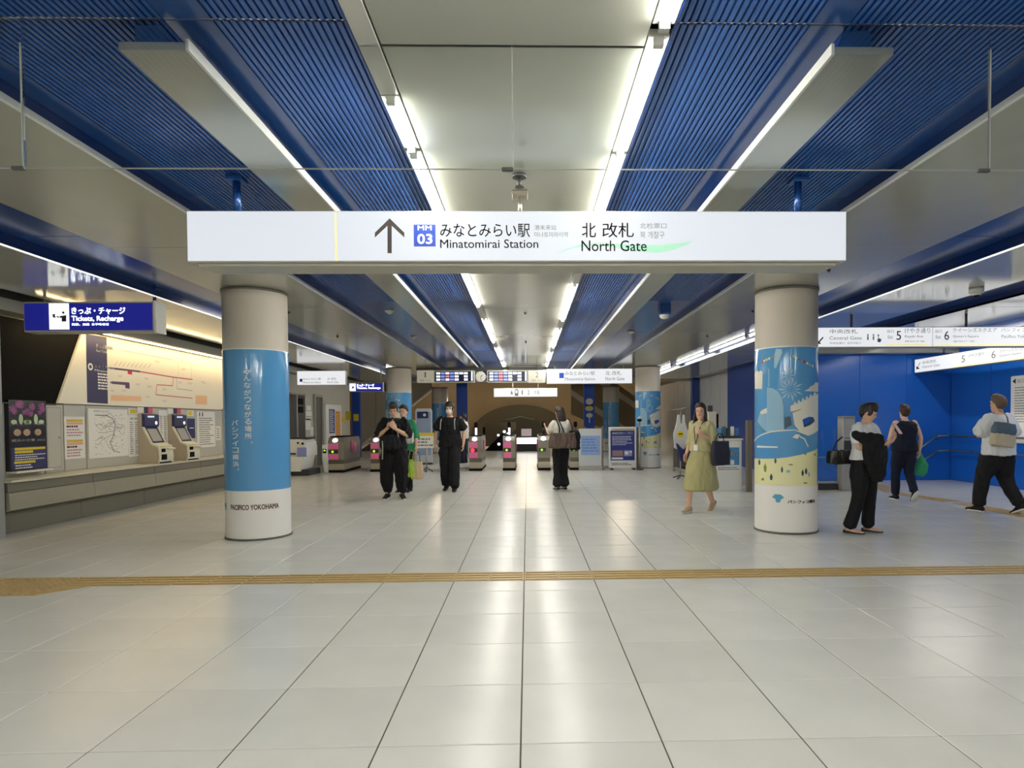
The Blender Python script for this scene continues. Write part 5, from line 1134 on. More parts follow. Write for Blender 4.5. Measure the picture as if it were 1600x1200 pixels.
t = thing('blue_column', 'slim blue column with small yellow plate at the end of the left grey wall', 'pillar', (atY(556.5, 660, 25.2).x, 25.2, 0)); MB().box(-.16, .16, 0, .2, .001, 3.2, mat('column_blue', (20, 66, 160), .35), bevel=.01).build('shaft', t)
MB().box(-.1, .1, -.012, 0, 1.45, 1.72, YEL, bevel=.003).build('yellow_plate', t)
# floor-level lights and dark furniture by the arch
t = thing('low_light_box', 'bright white low light box on the floor before the arch', 'lamp', (atY(823, 690, 30).x+.1, 28.9, 0))
MB().box(-.55, .55, 0, .3, .35, .62, mat('bright_box', (255, 255, 255), .5, emit=4), bevel=.01).build('lit_face', t); MB().box(-.6, .6, .0, .34, 0.001, .35, DKGREY, bevel=.01).build('base', t)
t = thing('hall_sign', 'small pale pinkish standing sign in front of the arch', 'sign', (atY(822.5, 680, 31).x, 31, 0))
MB().box(-.25, .25, 0, .03, .66, 1.02, mat('pinkish_sign', (206, 190, 194), .5, emit=.3), bevel=.01).build('board', t); MB().box(-.03, .03, .03, .06, .001, .7, DKGREY).build('post', t)
t = thing('dark_parapet', 'dark parapet with round lights beside the escalators, left of the arch', 'parapet', (0, 29.6, 0))
Q = [atY(*p, 29.6) for p in ((757, 702), (804, 702), (804, 680), (790, 672))]
MB().prism([(q_.x, max(q_.z if i_ > 1 else .002, .002)) for i_, q_ in enumerate(Q)], 'y', .1, .4, BLACK).build('dark_side', t)
MB().prism([(atY(750, 0, 29.6).x, 1.35), (atY(800, 0, 29.6).x, 1.35), (atY(800, 0, 29.6).x, 1.0), (atY(764, 0, 29.6).x, .2), (atY(750, 0, 29.6).x, .2)], 'y', .5, .8, BRN).build('brown_parapet', t)
for px, py, r_ in ((788, 674.5, .07), (778.5, 680, .06), (794, 678, .08), (779.5, 694, .07)):
    p_ = atY(px, py, 29.6); b = MB(); b.ball((p_.x, 0.04, p_.z), (r_, r_, r_), WLT, 12, 8); b.build('round_light', t)
t = thing('black_post', 'tall thin black post beyond the gate with the red lamp', 'post', (atY(756, 660, 26).x, 26, 0)); MB().box(-.05, .05, 0, .08, .001, 1.15, BLACK, bevel=.01).build('shaft', t)
t = thing('added_hall_lamp', 'added unseen lamps that light the far hall', 'lamp', (0, 0, 0))  # lamps added above the view to brighten the brown hall
for k, (x, y) in enumerate(((-6, 34), (0, 34), (6, 34), (-6, 40), (0, 40), (6, 40))): MB().box(x-.6, x+.6, y-.1, y+.1, 5.12, 5.19, mat('added_hall_light', (255, 238, 210), .5, emit=120)).build('lamp', t)
# ================================================================== PEOPLE
SKIN = mat('skin', (214, 172, 146), 0.55, spec=.3); SKIN2 = mat('skin_pale', (226, 188, 164), 0.55, spec=.3)
HAIRB = mat('hair_black', (26, 22, 22), 0.5, bump=.5, bscale=120); HAIRBR = mat('hair_brown', (40, 29, 24), 0.5, bump=.5, bscale=120); HAIRG = mat('hair_grey_brown', (96, 78, 62), 0.55, bump=.5, bscale=120)
def cloth(name, c, rough=.8): return mat(name, c, rough, spec=.25, bump=.35, bscale=26)
BLK = cloth('cloth_black', (20, 20, 23)); BLK2 = cloth('cloth_soft_black', (26, 26, 30)); NVY = cloth('cloth_navy', (22, 28, 46)); OLV = cloth('cloth_olive', (170, 164, 116)); OLV2 = cloth('cloth_pale_olive', (184, 176, 134))
WHT = cloth('cloth_white', (226, 228, 230)); CRM = cloth('cloth_cream', (232, 226, 214)); GRNC = cloth('cloth_green', (44, 128, 92)); LEA = mat('leather_black', (22, 20, 20), .35); BROWN = mat('leather_brown', (84, 66, 58), .5); SOLE = mat('sole_white', (226, 224, 216), .6)
EYEM = mat('eye_dark', (24, 18, 16), .3); LIPM = mat('lip_rose', (176, 108, 98), .5); BROWM = mat('brow_dark', (40, 30, 26), .6)
V3 = Vector
def loft(bm, rings, n=16):
    """rings: (centre, u axis, v axis, ru, rv); closed tapering tube"""
    rows = []
    for c, u, v, ru, rv in rings:
        rows.append([bm.verts.new(c+u*ru*cos(2*pi*i/n)+v*rv*sin(2*pi*i/n)) for i in range(n)])
    for A, B in zip(rows[:-1], rows[1:]):
        for i in range(n): bm.faces.new((A[i], A[(i+1) % n], B[(i+1) % n], B[i]))
    bm.faces.new(rows[0][::-1]); bm.faces.new(rows[-1])
def limb(bm, pts, rad, n=12, flat=None):
    """tube through joints with a radius at each, rings placed across the bisecting direction"""
    P = [V3(p) for p in pts]; rings = []
    # subdivide with smooth radii
    Q, Rr = [], []
    for i in range(len(P)-1):
        for k in range(4):
            t = k/4; Q.append(P[i].lerp(P[i+1], t)); Rr.append(rad[i]+(rad[i+1]-rad[i])*t)
    Q.append(P[-1]); Rr.append(rad[-1])
    for _ in range(2):
        for i in range(1, len(Q)-1): Q[i] = Q[i]*.5+(Q[i-1]+Q[i+1])*.25
    u0 = None
    for i, (q, r_) in enumerate(zip(Q, Rr)):
        d = (Q[min(i+1, len(Q)-1)]-Q[max(i-1, 0)]).normalized()
        if u0 is None: u0 = d.orthogonal().normalized()
        u0 = (u0-d*u0.dot(d)).normalized(); v0 = d.cross(u0)
        rings.append((q, u0, v0, r_, r_))
    d0 = (Q[1]-Q[0]).normalized(); d1 = (Q[-1]-Q[-2]).normalized()
    a = rings[0]; b = rings[-1]
    rings = [(a[0]-d0*a[3]*.6, a[1], a[2], a[3]*.45, a[4]*.45)]+rings+[(b[0]+d1*b[3]*.5, b[1], b[2], b[3]*.5, b[4]*.5)]
    loft(bm, rings, n)
def ell(bm, c, r, M=None, nu=16, nv=12):
    g = bmesh.ops.create_uvsphere(bm, u_segments=nu, v_segments=nv, radius=1.0)
    for v in g['verts']:
        p = V3((v.co.x*r[0], v.co.y*r[1], v.co.z*r[2]))
        if M is not None: p = M @ p
        v.co = V3(c)+p
def solid(bm, name, parent, m, voxel=.008, smooth=2, fold=0.0, fscale=5.0, seed=0, cutz=None):
    """fuses overlapping lofts into one continuous skin"""
    me = bpy.data.meshes.new(name); bmesh.ops.recalc_face_normals(bm, faces=bm.faces); bm.to_mesh(me); bm.free()
    o = bpy.data.objects.new('tmp', me); COL.objects.link(o)
    r_ = o.modifiers.new('r', 'REMESH'); r_.mode = 'VOXEL'; r_.voxel_size = voxel
    s_ = o.modifiers.new('s', 'SMOOTH'); s_.factor = .6; s_.iterations = smooth
    dg = bpy.context.evaluated_depsgraph_get(); res = bpy.data.meshes.new_from_object(o.evaluated_get(dg)); bpy.data.objects.remove(o)
    if fold:
        off = V3((seed*3.1, seed*1.7, 0))
        nn = [v.normal.copy() for v in res.vertices]
        for v, nr in zip(res.vertices, nn):
            q_ = V3((v.co.x*fscale*1.6, v.co.y*fscale*1.6, v.co.z*fscale*.7))+off
            v.co += nr*(fold*(abs(noise.noise(q_))*2-.55)+fold*.35*noise.noise(q_*2.7))
    res.materials.clear(); res.materials.append(m)
    for p in res.polygons: p.use_smooth = True
    res.name = name
    o = bpy.data.objects.new(name, res); COL.objects.link(o); o.parent = parent; return o
X_, Y_, Z_ = V3((1, 0, 0)), V3((0, 1, 0)), V3((0, 0, 1))
def hand(bm, wrist, d, nrm, side, curl=.5, s=1.0):
    """palm and five fingers. d: towards the fingers, nrm: palm side, side: direction of the thumb"""
    d = V3(d).normalized(); nrm = V3(nrm); nrm = (nrm-d*nrm.dot(d)).normalized(); t = V3(side); t = (t-d*t.dot(d)-nrm*t.dot(nrm)).normalized()
    w_ = V3(wrist)
    loft(bm, [(w_-d*.01*s, t, nrm, .026*s, .020*s), (w_+d*.02*s, t, nrm, .032*s, .018*s), (w_+d*.055*s, t, nrm, .041*s, .016*s), (w_+d*.088*s, t, nrm, .040*s, .013*s), (w_+d*.096*s, t, nrm, .030*s, .009*s)], 12)
    for k, (off, L) in enumerate(((.030, .070), (.010, .080), (-.011, .074), (-.031, .058))):
        p = w_+d*.080*s+t*off*s; dirn = d+t*off*1.2; dirn.normalize(); pts = [p]; 
        for j, f in enumerate((.45, .32, .23)):
            a = curl*(.5+.55*j); dd = dirn*cos(a)+nrm*sin(a); pts.append(pts[-1]+dd*L*f*s*1.05)
        limb(bm, pts, [.0105*s, .0098*s, .009*s, .0075*s], 8)
    p = w_+d*.022*s+t*.026*s; d2 = (d*.62+t*.72+nrm*.25).normalized(); d3 = (d*.9+t*.3+nrm*.35).normalized()
    limb(bm, [p, p+d2*.036*s, p+d2*.036*s+d3*.030*s, p+d2*.036*s+d3*.052*s], [.0145*s, .012*s, .0105*s, .008*s], 8)
def Rz(a): return Matrix.Rotation(a, 3, 'Z')
class Person:
    def __init__(s, label, loc, rz, ht=1.70, female=False, skin=SKIN, build=1.0):
        s.t = thing('person', label, 'person', loc, rz); s.k = ht/1.70; s.f = female; s.skin = skin; s.b = build
        w_ = .165 if female else .19
        s.J = dict(pel=(0, 0, .93), chest=(0, 0, 1.24), neck=(0, -.005, 1.43), head=(0, .02, 1.565), shl=(-w_, 0, 1.385), shr=(w_, 0, 1.385),
                   ell=(-w_-.045, -.02, 1.12), elr=(w_+.045, -.02, 1.12), wrl=(-w_-.05, .05, .885), wrr=(w_+.05, .05, .885),
                   hipl=(-.085, 0, .90), hipr=(.085, 0, .90), knl=(-.095, .02, .49), knr=(.095, .02, .49), anl=(-.10, 0, .08), anr=(.10, 0, .08))
        s.foot = {'l': (0.0, 0.0), 'r': (0.0, 0.0)}    # yaw, pitch
        s.hyaw = 0.0; s.hpitch = 0.0; s.hl = None; s.hr = None
    def p(s, n): return V3(s.J[n])*s.k
    def hands(s, l=None, r=None): s.hl, s.hr = l, r; return s
    def headM(s): return Matrix.Rotation(s.hyaw, 3, 'Z') @ Matrix.Rotation(-s.hpitch, 3, 'X')
    def body(s):
        k, b = s.k, s.b; bm = bmesh.new(); fm = s.f
        sh = (s.p('shl')+s.p('shr'))/2; ax = (s.p('shr')-s.p('shl')).normalized(); pel = s.p('pel'); ne = s.p('neck')
        up = (ne-pel); hx = (s.p('hipr')-s.p('hipl')).normalized()
        def ring(f, ru, rv, a=None):
            c = pel+up*f; u = (hx.lerp(ax, max(0, min(1, f)))).normalized(); v = Z_.cross(u).normalized(); return (c, u, v, ru*k*b, rv*k*b)
        W = (.125, .155, .160, .125, .130, .150, .150, .075, .050) if fm else (.120, .155, .158, .140, .148, .168, .170, .085, .056)
        loft(bm, [ring(-.16, W[0]*.6, .07), ring(-.08, W[0], .10), ring(.0, W[1], .112), ring(.10, W[2], .11), ring(.30, W[3], .092), ring(.5, W[4], .10), ring(.68, W[5], .115), ring(.82, W[6], .10), ring(.93, W[7], .07), ring(1.0, W[8], .055)], 18)
        hd = s.p('head'); M_ = s.headM()
        base = ne-up.normalized()*.02*k
        limb(bm, [base, base.lerp(hd, .45), hd-V3((0, 0, .03*k))], [.056*k if not fm else .048*k, .05*k if not fm else .043*k, .05*k], 12)
        # head: skull and jaw as one loft, face towards +y
        rings = []
        for z, ru, rv, cy in ((-.118, .020, .022, .052), (-.108, .036, .036, .044), (-.085, .052, .060, .026), (-.055, .061, .078, .010), (-.02, .068, .088, .0), (.02, .073, .096, -.004), (.055, .073, .096, -.006), (.085, .062, .083, -.008), (.105, .040, .055, -.008), (.114, .016, .022, -.008)):
            rings.append((hd+M_ @ V3((0, cy, z))*k, M_ @ X_, M_ @ Y_, ru*k, rv*k))
        loft(bm, rings, 20)
        # nose, brow, ears, lips bulge
        loft(bm, [(hd+M_ @ V3((0, .078, .022))*k, M_ @ X_, M_ @ Z_, .008*k, .012*k), (hd+M_ @ V3((0, .094, -.002))*k, M_ @ X_, M_ @ Z_, .011*k, .012*k), (hd+M_ @ V3((0, .108, -.022))*k, M_ @ X_, M_ @ Z_, .014*k, .010*k), (hd+M_ @ V3((0, .094, -.032))*k, M_ @ X_, M_ @ Z_, .013*k, .006*k), (hd+M_ @ V3((0, .078, -.034))*k, M_ @ X_, M_ @ Z_, .010*k, .006*k)], 10)
        ell(bm, hd+M_ @ V3((0, .084, .034))*k, (.046*k, .012*k, .010*k), M_, 12, 8); ell(bm, hd+M_ @ V3((0, .080, -.062))*k, (.026*k, .014*k, .016*k), M_, 12, 8)
        for sx in (-1, 1): ell(bm, hd+M_ @ V3((sx*.074, -.008, -.005))*k, (.011*k, .019*k, .032*k), M_, 10, 8)
        for sd, sg in (('l', -1), ('r', 1)):
            S, E, W2 = s.p('sh'+sd), s.p('el'+sd), s.p('wr'+sd)
            c = .9 if fm else 1.0
            limb(bm, [S-V3((sg*.02, 0, -.0))*k, S.lerp(E, .45), E], [.056*k*b*c, .046*k*b*c, .037*k*c], 12)
            limb(bm, [E, E.lerp(W2, .35), W2], [.038*k*c, .039*k*c*(.5+.5*b), .026*k*c], 12)
            Hi, K, A = s.p('hip'+sd), s.p('kn'+sd), s.p('an'+sd)
            limb(bm, [Hi, Hi.lerp(K, .3), K], [.088*k*b, .082*k*b, .055*k], 14); limb(bm, [K, K.lerp(A, .3), A], [.054*k, .057*k*(.5+.5*b), .037*k], 12)
            ya, pi_ = s.foot[sd]; F = Rz(ya) @ Matrix.Rotation(pi_, 3, 'X')
            loft(bm, [(A+F @ V3((0, -.055, -.045))*k, F @ X_, F @ Z_, .026*k, .026*k), (A+F @ V3((0, -.01, -.02))*k, F @ X_, F @ Z_, .034*k, .045*k), (A+F @ V3((0, .07, -.045))*k, F @ X_, F @ Z_, .040*k, .026*k), (A+F @ V3((0, .15, -.055))*k, F @ X_, F @ Z_, .038*k, .015*k), (A+F @ V3((0, .17, -.058))*k, F @ X_, F @ Z_, .02*k, .01*k)], 12)
            hh = (s.hl if sd == 'l' else s.hr) or {}
            d = V3(hh.get('d', W2-E)); nr = V3(hh.get('n', (-sg*.9, .2, 0))); th = V3(hh.get('t', (0, 1, .1)))
            hand(bm, W2, d, nr, th, hh.get('c', .45), k*(.94 if fm else 1.0))
        s.bobj = solid(bm, 'body', s.t, s.skin, .0065, 1)
        # eyes, brows, mouth
        for sx in (-1, 1):
            b_ = MB(); b_.ball(hd+M_ @ V3((sx*.031, .083, .006))*k, (.012*k, .006*k, .006*k), EYEM, 10, 6, M=M_); b_.build('eye', s.t)
            b_ = MB(); b_.ball(hd+M_ @ V3((sx*.032, .090, .030))*k, (.018*k, .005*k, .0035*k), BROWM, 10, 4, M=M_); b_.build('eyebrow', s.t)
        b_ = MB(); b_.ball(hd+M_ @ V3((0, .093, -.060))*k, (.021*k, .006*k, .0065*k), LIPM, 12, 6, M=M_); b_.build('lips', s.t)
        return s
    def hair(s, m, style='short', drop=.0):
        k = s.k; hd = s.p('head'); M_ = s.headM(); bm = bmesh.new()
        rings = []
        # cap: rings sloping up towards the forehead
        for z, ru, rv, cy in ((-.02, .080, .082, -.028), (.01, .085, .096, -.024), (.045, .089, .108, -.018), (.08, .087, .108, -.016), (.112, .074, .092, -.016), (.134, .048, .060, -.014), (.143, .020, .026, -.014)):
            rings.append((hd+M_ @ V3((0, cy, z))*k, M_ @ X_, (M_ @ V3((0, 1, .30))).normalized(), ru*k, rv*k))
        loft(bm, rings, 20)
        if style in ('short', 'fringe'):
            ell(bm, hd+M_ @ V3((0, -.052, .0))*k, (.076*k, .066*k, .085*k), M_)
            if style == 'fringe':
                ell(bm, hd+M_ @ V3((0, .060, .062))*k, (.066*k, .036*k, .030*k), M_)
                for sx in (-1, 1): ell(bm, hd+M_ @ V3((sx*.066, .02, .012))*k, (.017*k, .04*k, .045*k), M_)
        elif style == 'bob':
            L = drop or .16
            loft(bm, [(hd+M_ @ V3((0, -.03, .10))*k, X_, Y_, .070*k, .075*k), (hd+M_ @ V3((0, -.03, .06))*k, X_, Y_, .090*k, .094*k), (hd+M_ @ V3((0, -.035, 0))*k, M_ @ X_, M_ @ Y_, .092*k, .080*k), (hd+M_ @ V3((0, -.045, -L*.5))*k, M_ @ X_, M_ @ Y_, .096*k, .070*k), (hd+M_ @ V3((0, -.05, -L))*k, M_ @ X_, M_ @ Y_, .085*k, .055*k), (hd+M_ @ V3((0, -.05, -L-.02))*k, M_ @ X_, M_ @ Y_, .06*k, .035*k)], 18)
        elif style == 'long':
            L = drop or .26
            loft(bm, [(hd+M_ @ V3((0, -.035, .10))*k, X_, Y_, .066*k, .070*k), (hd+M_ @ V3((0, -.04, .05))*k, X_, Y_, .088*k, .080*k), (hd+M_ @ V3((0, -.05, -.03))*k, M_ @ X_, M_ @ Y_, .092*k, .060*k), (hd+M_ @ V3((0, -.07, -L*.6))*k, M_ @ X_, M_ @ Y_, .105*k, .046*k), (hd+M_ @ V3((0, -.09, -L))*k, M_ @ X_, M_ @ Y_, .10*k, .032*k), (hd+M_ @ V3((0, -.09, -L-.03))*k, M_ @ X_, M_ @ Y_, .06*k, .018*k)], 18)
            for sx in (-1, 1): limb(bm, [hd+M_ @ V3((sx*.055, .03, .07))*k, hd+M_ @ V3((sx*.082, .01, -.02))*k, hd+M_ @ V3((sx*.095, -.01, -.16))*k, hd+M_ @ V3((sx*.095, -.03, -.25))*k], [.02*k, .024*k, .022*k, .010*k], 8)
        elif style == 'crop':
            ell(bm, hd+M_ @ V3((0, -.045, .01))*k, (.080*k, .070*k, .090*k), M_)
        solid(bm, 'hair', s.t, m, .008, 2, fold=.006*k, fscale=22, seed=3); return s
    def top(s, m, name='shirt', hem=-.06, ease=.02, sleeve=.55, flare=.02, waist=None, fold=.012, hemw=None, seed=1, neckline=.93):
        """torso garment with sleeves: sleeve = fraction of the upper arm (1..2 reaches down the forearm)"""
        k, b = s.k, s.b; bm = bmesh.new(); fm = s.f; pel, ne = s.p('pel'), s.p('neck'); up = ne-pel
        ax = (s.p('shr')-s.p('shl')).normalized(); hx = (s.p('hipr')-s.p('hipl')).normalized()
        def ring(f, ru, rv):
            c = pel+up*f; u = (hx.lerp(ax, max(0, min(1, f)))).normalized(); v = Z_.cross(u).normalized(); return (c, u, v, ru*k*b, rv*k*b)
        e = ease/b; hw = hemw or ((.165 if fm else .175)+e)
        wz_ = waist if waist is not None else ((.125 if fm else .145)+e)
        rr = [ring(hem-.02, hw*.9, .10+e), ring(hem, hw, .118+e), ring(.12, (hw+wz_)/2+.01, .115+e), ring(.32, wz_+.008, .10+e), ring(.5, (.135 if fm else .155)+e, .106+e), ring(.68, (.155 if fm else .175)+e, .118+e*.8), ring(.84, (.155 if fm else .178)+e*.6, .10+e*.5), ring(neckline, (.10 if fm else .115)+e*.3, .078+e*.3), ring(neckline+.045, (.068 if fm else .075), .062)]
        loft(bm, rr, 20)
        for sd, sg in (('l', -1), ('r', 1)):
            if sleeve <= 0: continue
            S, E, W2 = s.p('sh'+sd), s.p('el'+sd), s.p('wr'+sd)
            r0 = (.062 if fm else .070)*k*b
            if sleeve <= 1:
                En = S.lerp(E, sleeve); limb(bm, [S-V3((sg*.03*k, 0, 0)), S.lerp(En, .5), En], [r0, r0*.98+flare*.3, r0*.92+flare], 14)
            else:
                En = E.lerp(W2, sleeve-1); limb(bm, [S-V3((sg*.03*k, 0, 0)), S.lerp(E, .5), E, En], [r0, r0*.92, r0*.84, r0*.78+flare*.5], 14)
        solid(bm, name, s.t, m, .0085, 2, fold=fold*k, fscale=7, seed=seed); return s
    def trousers(s, m, name='trousers', wide=.0, hemr=.065, length=.97, fold=.010, seed=2, rise=.14, gather=False, drop=0.0):
        k, b = s.k, s.b; bm = bmesh.new(); pel, ne = s.p('pel'), s.p('neck'); up = ne-pel; hx = (s.p('hipr')-s.p('hipl')).normalized(); v = Z_.cross(hx).normalized()
        fm = s.f
        loft(bm, [(pel-up*.17, hx, v, .09*k*b, .085*k*b), (pel-up*.08, hx, v, (.155+wide*.4)*k*b, .115*k*b), (pel, hx, v, (.168+wide*.3)*k*b, .125*k*b), (pel+up*rise*.6, hx, v, .160*k*b, .118*k*b), (pel+up*rise, hx, v, .145*k*b, .108*k*b), (pel+up*(rise+.02), hx, v, .12*k*b, .09*k*b)], 18)
        if drop: loft(bm, [(pel-up*.05, hx, v, .16*k, .12*k), (pel-V3((0, 0, drop*.6))*k, hx, v, .17*k, .12*k), (pel-V3((0, 0, drop))*k, hx, v, .10*k, .08*k)], 16)
        for sd in ('l', 'r'):
            Hi, K, A = s.p('hip'+sd), s.p('kn'+sd), s.p('an'+sd); A2 = K.lerp(A, length)
            limb(bm, [Hi, Hi.lerp(K, .4), K, K.lerp(A2, .5), A2], [.098*k*b, (.090+wide)*k*b, (.070+wide)*k, (.066+wide*.9 if not gather else .07+wide*.7)*k, hemr*k], 16)
        solid(bm, name, s.t, m, .0085, 2, fold=fold*k, fscale=6, seed=seed); return s
    def shoes(s, m, sole=None, kind='sneaker', heel=0.0):
        k = s.k
        for sd in ('l', 'r'):
            A = s.p('an'+sd); ya, pi_ = s.foot[sd]; F = Rz(ya) @ Matrix.Rotation(pi_, 3, 'X'); bm = bmesh.new()
            R4 = lambda c, ru, rv: (A+F @ V3(c)*k, F @ X_, F @ Z_, ru*k, rv*k)
            if kind == 'flat':
                loft(bm, [R4((0, -.078, -.055), .022, .018), R4((0, -.05, -.048), .036, .030), R4((0, .02, -.058), .038, .020), R4((0, .10, -.062), .042, .017), R4((0, .155, -.064), .034, .015), R4((0, .18, -.066), .014, .010)], 14)
            else:
                loft(bm, [R4((0, -.082, -.045), .024, .026), R4((0, -.05, -.028), .040, .048), R4((0, .0, -.02), .044, .056), R4((0, .05, -.034), .045, .042), R4((0, .11, -.05), .047, .028), R4((0, .17, -.056), .040, .022), R4((0, .195, -.06), .016, .012)], 14)
            o = solid(bm, 'shoe', s.t, m, .006, 1)
            if sole:
                b_ = MB(); n = 20; lo = [b_.bm.verts.new(A+F @ V3((.047*cos(2*pi*i/n)*(1 if sin(2*pi*i/n) > 0 else .85), .058+.142*sin(2*pi*i/n), -.080))*k) for i in range(n)]
                hi = [b_.bm.verts.new(A+F @ V3((.049*cos(2*pi*i/n)*(1 if sin(2*pi*i/n) > 0 else .85), .058+.146*sin(2*pi*i/n), -.058))*k) for i in range(n)]
                fs = [b_.bm.faces.new((lo[i], lo[(i+1) % n], hi[(i+1) % n], hi[i])) for i in range(n)]+[b_.bm.faces.new(lo[::-1]), b_.bm.faces.new(hi)]; b_._set(fs, sole, True)
                q_ = b_.build('sole', s.t); q_.parent = o; 
        return s
def strap(parent, pts, wd, m, name='strap', th=.006):
    bm = bmesh.new(); P = [V3(p) for p in pts]; Q = []
    for i in range(len(P)-1):
        for j in range(4): Q.append(P[i].lerp(P[i+1], j/4))
    Q.append(P[-1])
    for _ in range(3):
        for i in range(1, len(Q)-1): Q[i] = Q[i]*.5+(Q[i-1]+Q[i+1])*.25
    limb_r = []
    u0 = None; rows = []
    for i, q_ in enumerate(Q):
        d = (Q[min(i+1, len(Q)-1)]-Q[max(i-1, 0)]).normalized(); u = d.cross(V3((0, 1, 0)))
        u = u.normalized() if u.length > .1 else X_; v = d.cross(u).normalized(); rows.append((q_, u, v, wd/2, th/2))
    loft(bm, rows, 8)
    me = bpy.data.meshes.new(name); bmesh.ops.recalc_face_normals(bm, faces=bm.faces); bm.to_mesh(me); bm.free(); me.materials.append(m)
    o = bpy.data.objects.new(name, me); COL.objects.link(o); o.parent = parent; return o
def bagbody(parent, rings, m, name='body', fold=.01, n=18, seed=5, voxel=.009):
    bm = bmesh.new(); loft(bm, [(V3(c), X_, Y_, ru, rv) for c, ru, rv in rings], n)
    # square the section a little
    return solid(bm, name, parent, m, voxel, 2, fold=fold, fscale=8, seed=seed)
def softbox(parent, x, y, z0, z1, m, name='body', seed=5, fold=.008, top=.9, M=None):
    b = bmesh.new(); rows = []
    for z, f in ((z0, .88), (z0+(z1-z0)*.08, 1), (z0+(z1-z0)*.5, 1.02), (z1, top)):
        row = []
        for i in range(20):
            a = 2*pi*i/20; c, s_ = cos(a), sin(a); e = .45
            row.append(b.verts.new((x*f*math.copysign(abs(c)**e, c), y*f*math.copysign(abs(s_)**e, s_), z)))
        rows.append(row)
    for A, B in zip(rows[:-1], rows[1:]):
        for i in range(20): b.faces.new((A[i], A[(i+1) % 20], B[(i+1) % 20], B[i]))
    b.faces.new(rows[0][::-1]); b.faces.new(rows[-1])
    if M is not None:
        for v in b.verts: v.co = M @ v.co
    return solid(b, name, parent, m, .008, 2, fold=fold, fscale=8, seed=seed)
# ---- 1. man in black with a phone, left (faces the camera)
gx = atZ(617, 779)
P1 = Person('person in black top and baggy black trousers looking down at a phone, white-soled sneakers', (gx.x, gx.y+.02, .0), pi+.05, 1.74)
P1.J.update(wrr=(.07, .26, 1.24), elr=(.25, .10, 1.10), wrl=(-.07, .27, 1.22), ell=(-.25, .10, 1.10), anr=(.13, 0, .08), anl=(-.13, .05, .08), knr=(.13, .03, .49), knl=(-.13, .07, .49), head=(0, .055, 1.56))
P1.hpitch = .45; P1.foot['l'] = (.35, 0); P1.foot['r'] = (-.15, 0)
P1.hands(dict(d=(.55, .25, .6), n=(.5, -.8, .1), t=(.2, .3, 1), c=.7), dict(d=(-.55, .25, .6), n=(-.5, -.8, .1), t=(-.2, .3, 1), c=.7))
P1.body().hair(HAIRB, 'fringe').top(BLK, 'top', hem=-.10, ease=.04, sleeve=.92, flare=.03, fold=.018, seed=2).trousers(BLK, wide=.055, hemr=.072, length=.86, gather=True, drop=.24, fold=.02).shoes(BLK2, SOLE)
t = thing('phone', 'smartphone held up by the person in baggy black trousers', 'phone', (gx.x, gx.y-.28, 1.29), pi+.05)
MB().box(-.036, .036, -.005, .005, -.02, .12, BLACK, bevel=.004, M=Matrix.Rotation(.5, 4, 'X')).build('body', t)
t = thing('shoulder_bag', 'large black bag worn in front of the person in baggy black trousers', 'bag', (gx.x-.03, gx.y-.20, 0.86), pi)
bagbody(t, [((0, 0, .02), .14, .05), ((0, 0, .06), .18, .075), ((0, 0, .16), .185, .085), ((0, 0, .26), .15, .06), ((0, 0, .29), .11, .04)], BLK2, fold=.02)
strap(t, [(-.15, .0, .24), (-.13, .02, .40), (-.05, .0, .56)], .022, mat('strap_grey', (150, 150, 148), .5)); strap(t, [(.12, .06, .18), (.11, .08, .05), (.12, .08, -.14)], .02, mat('strap_grey', (150, 150, 148), .5), 'hanging_strap')
# ---- 2. person half hidden behind him, in green
P2 = Person('person in green shirt mostly hidden behind the person in baggy black trousers', (-2.40, 12.25, 0), pi-.2, 1.70)
P2.J.update(elr=(.25, -.02, 1.12), wrr=(.26, .06, .88), wrl=(-.27, .06, .90))
P2.body().hair(HAIRB, 'crop').top(GRNC, 'shirt', hem=-.22, ease=.045, sleeve=1.25, fold=.016, seed=4).trousers(BLK2).shoes(BLK2, SOLE)
t = thing('tote_bag', 'white shoulder bag strap and tote worn over the green shirt', 'bag', (-2.28, 12.04, .96), pi-.2)
bagbody(t, [((0, 0, .0), .09, .03), ((0, 0, .04), .11, .045), ((0, 0, .2), .11, .045), ((0, 0, .24), .09, .03)], mat('tote_pale', (206, 204, 196), .6)); strap(t, [(-.06, .03, .22), (.02, .04, .38), (.08, .05, .56)], .04, WHT)
t = thing('shopping_bag', 'beige and yellow shopping bag hanging beside the person in green', 'bag', (-2.14, 12.12, .27), 0)
softbox(t, .12, .06, 0, .34, mat('bag_beige', (222, 196, 160), .6)); MB().tube([(-.06, 0, .33), (-.05, 0, .52), (.05, 0, .52), (.06, 0, .33)], .008, BROWN, 6).build('handle', t)
t = thing('shopping_bag', 'lime green plastic bag hanging low beside the baggy black trousers', 'bag', (-2.24, 12.0, .32), 0)
softbox(t, .07, .05, 0, .34, mat('bag_lime', (160, 196, 64), .5), fold=.015); MB().tube([(-.04, 0, .33), (-.01, .04, .50), (.05, .08, .50), (.04, 0, .33)], .006, mat('bag_lime', (160, 196, 64), .5), 6).build('handle', t)
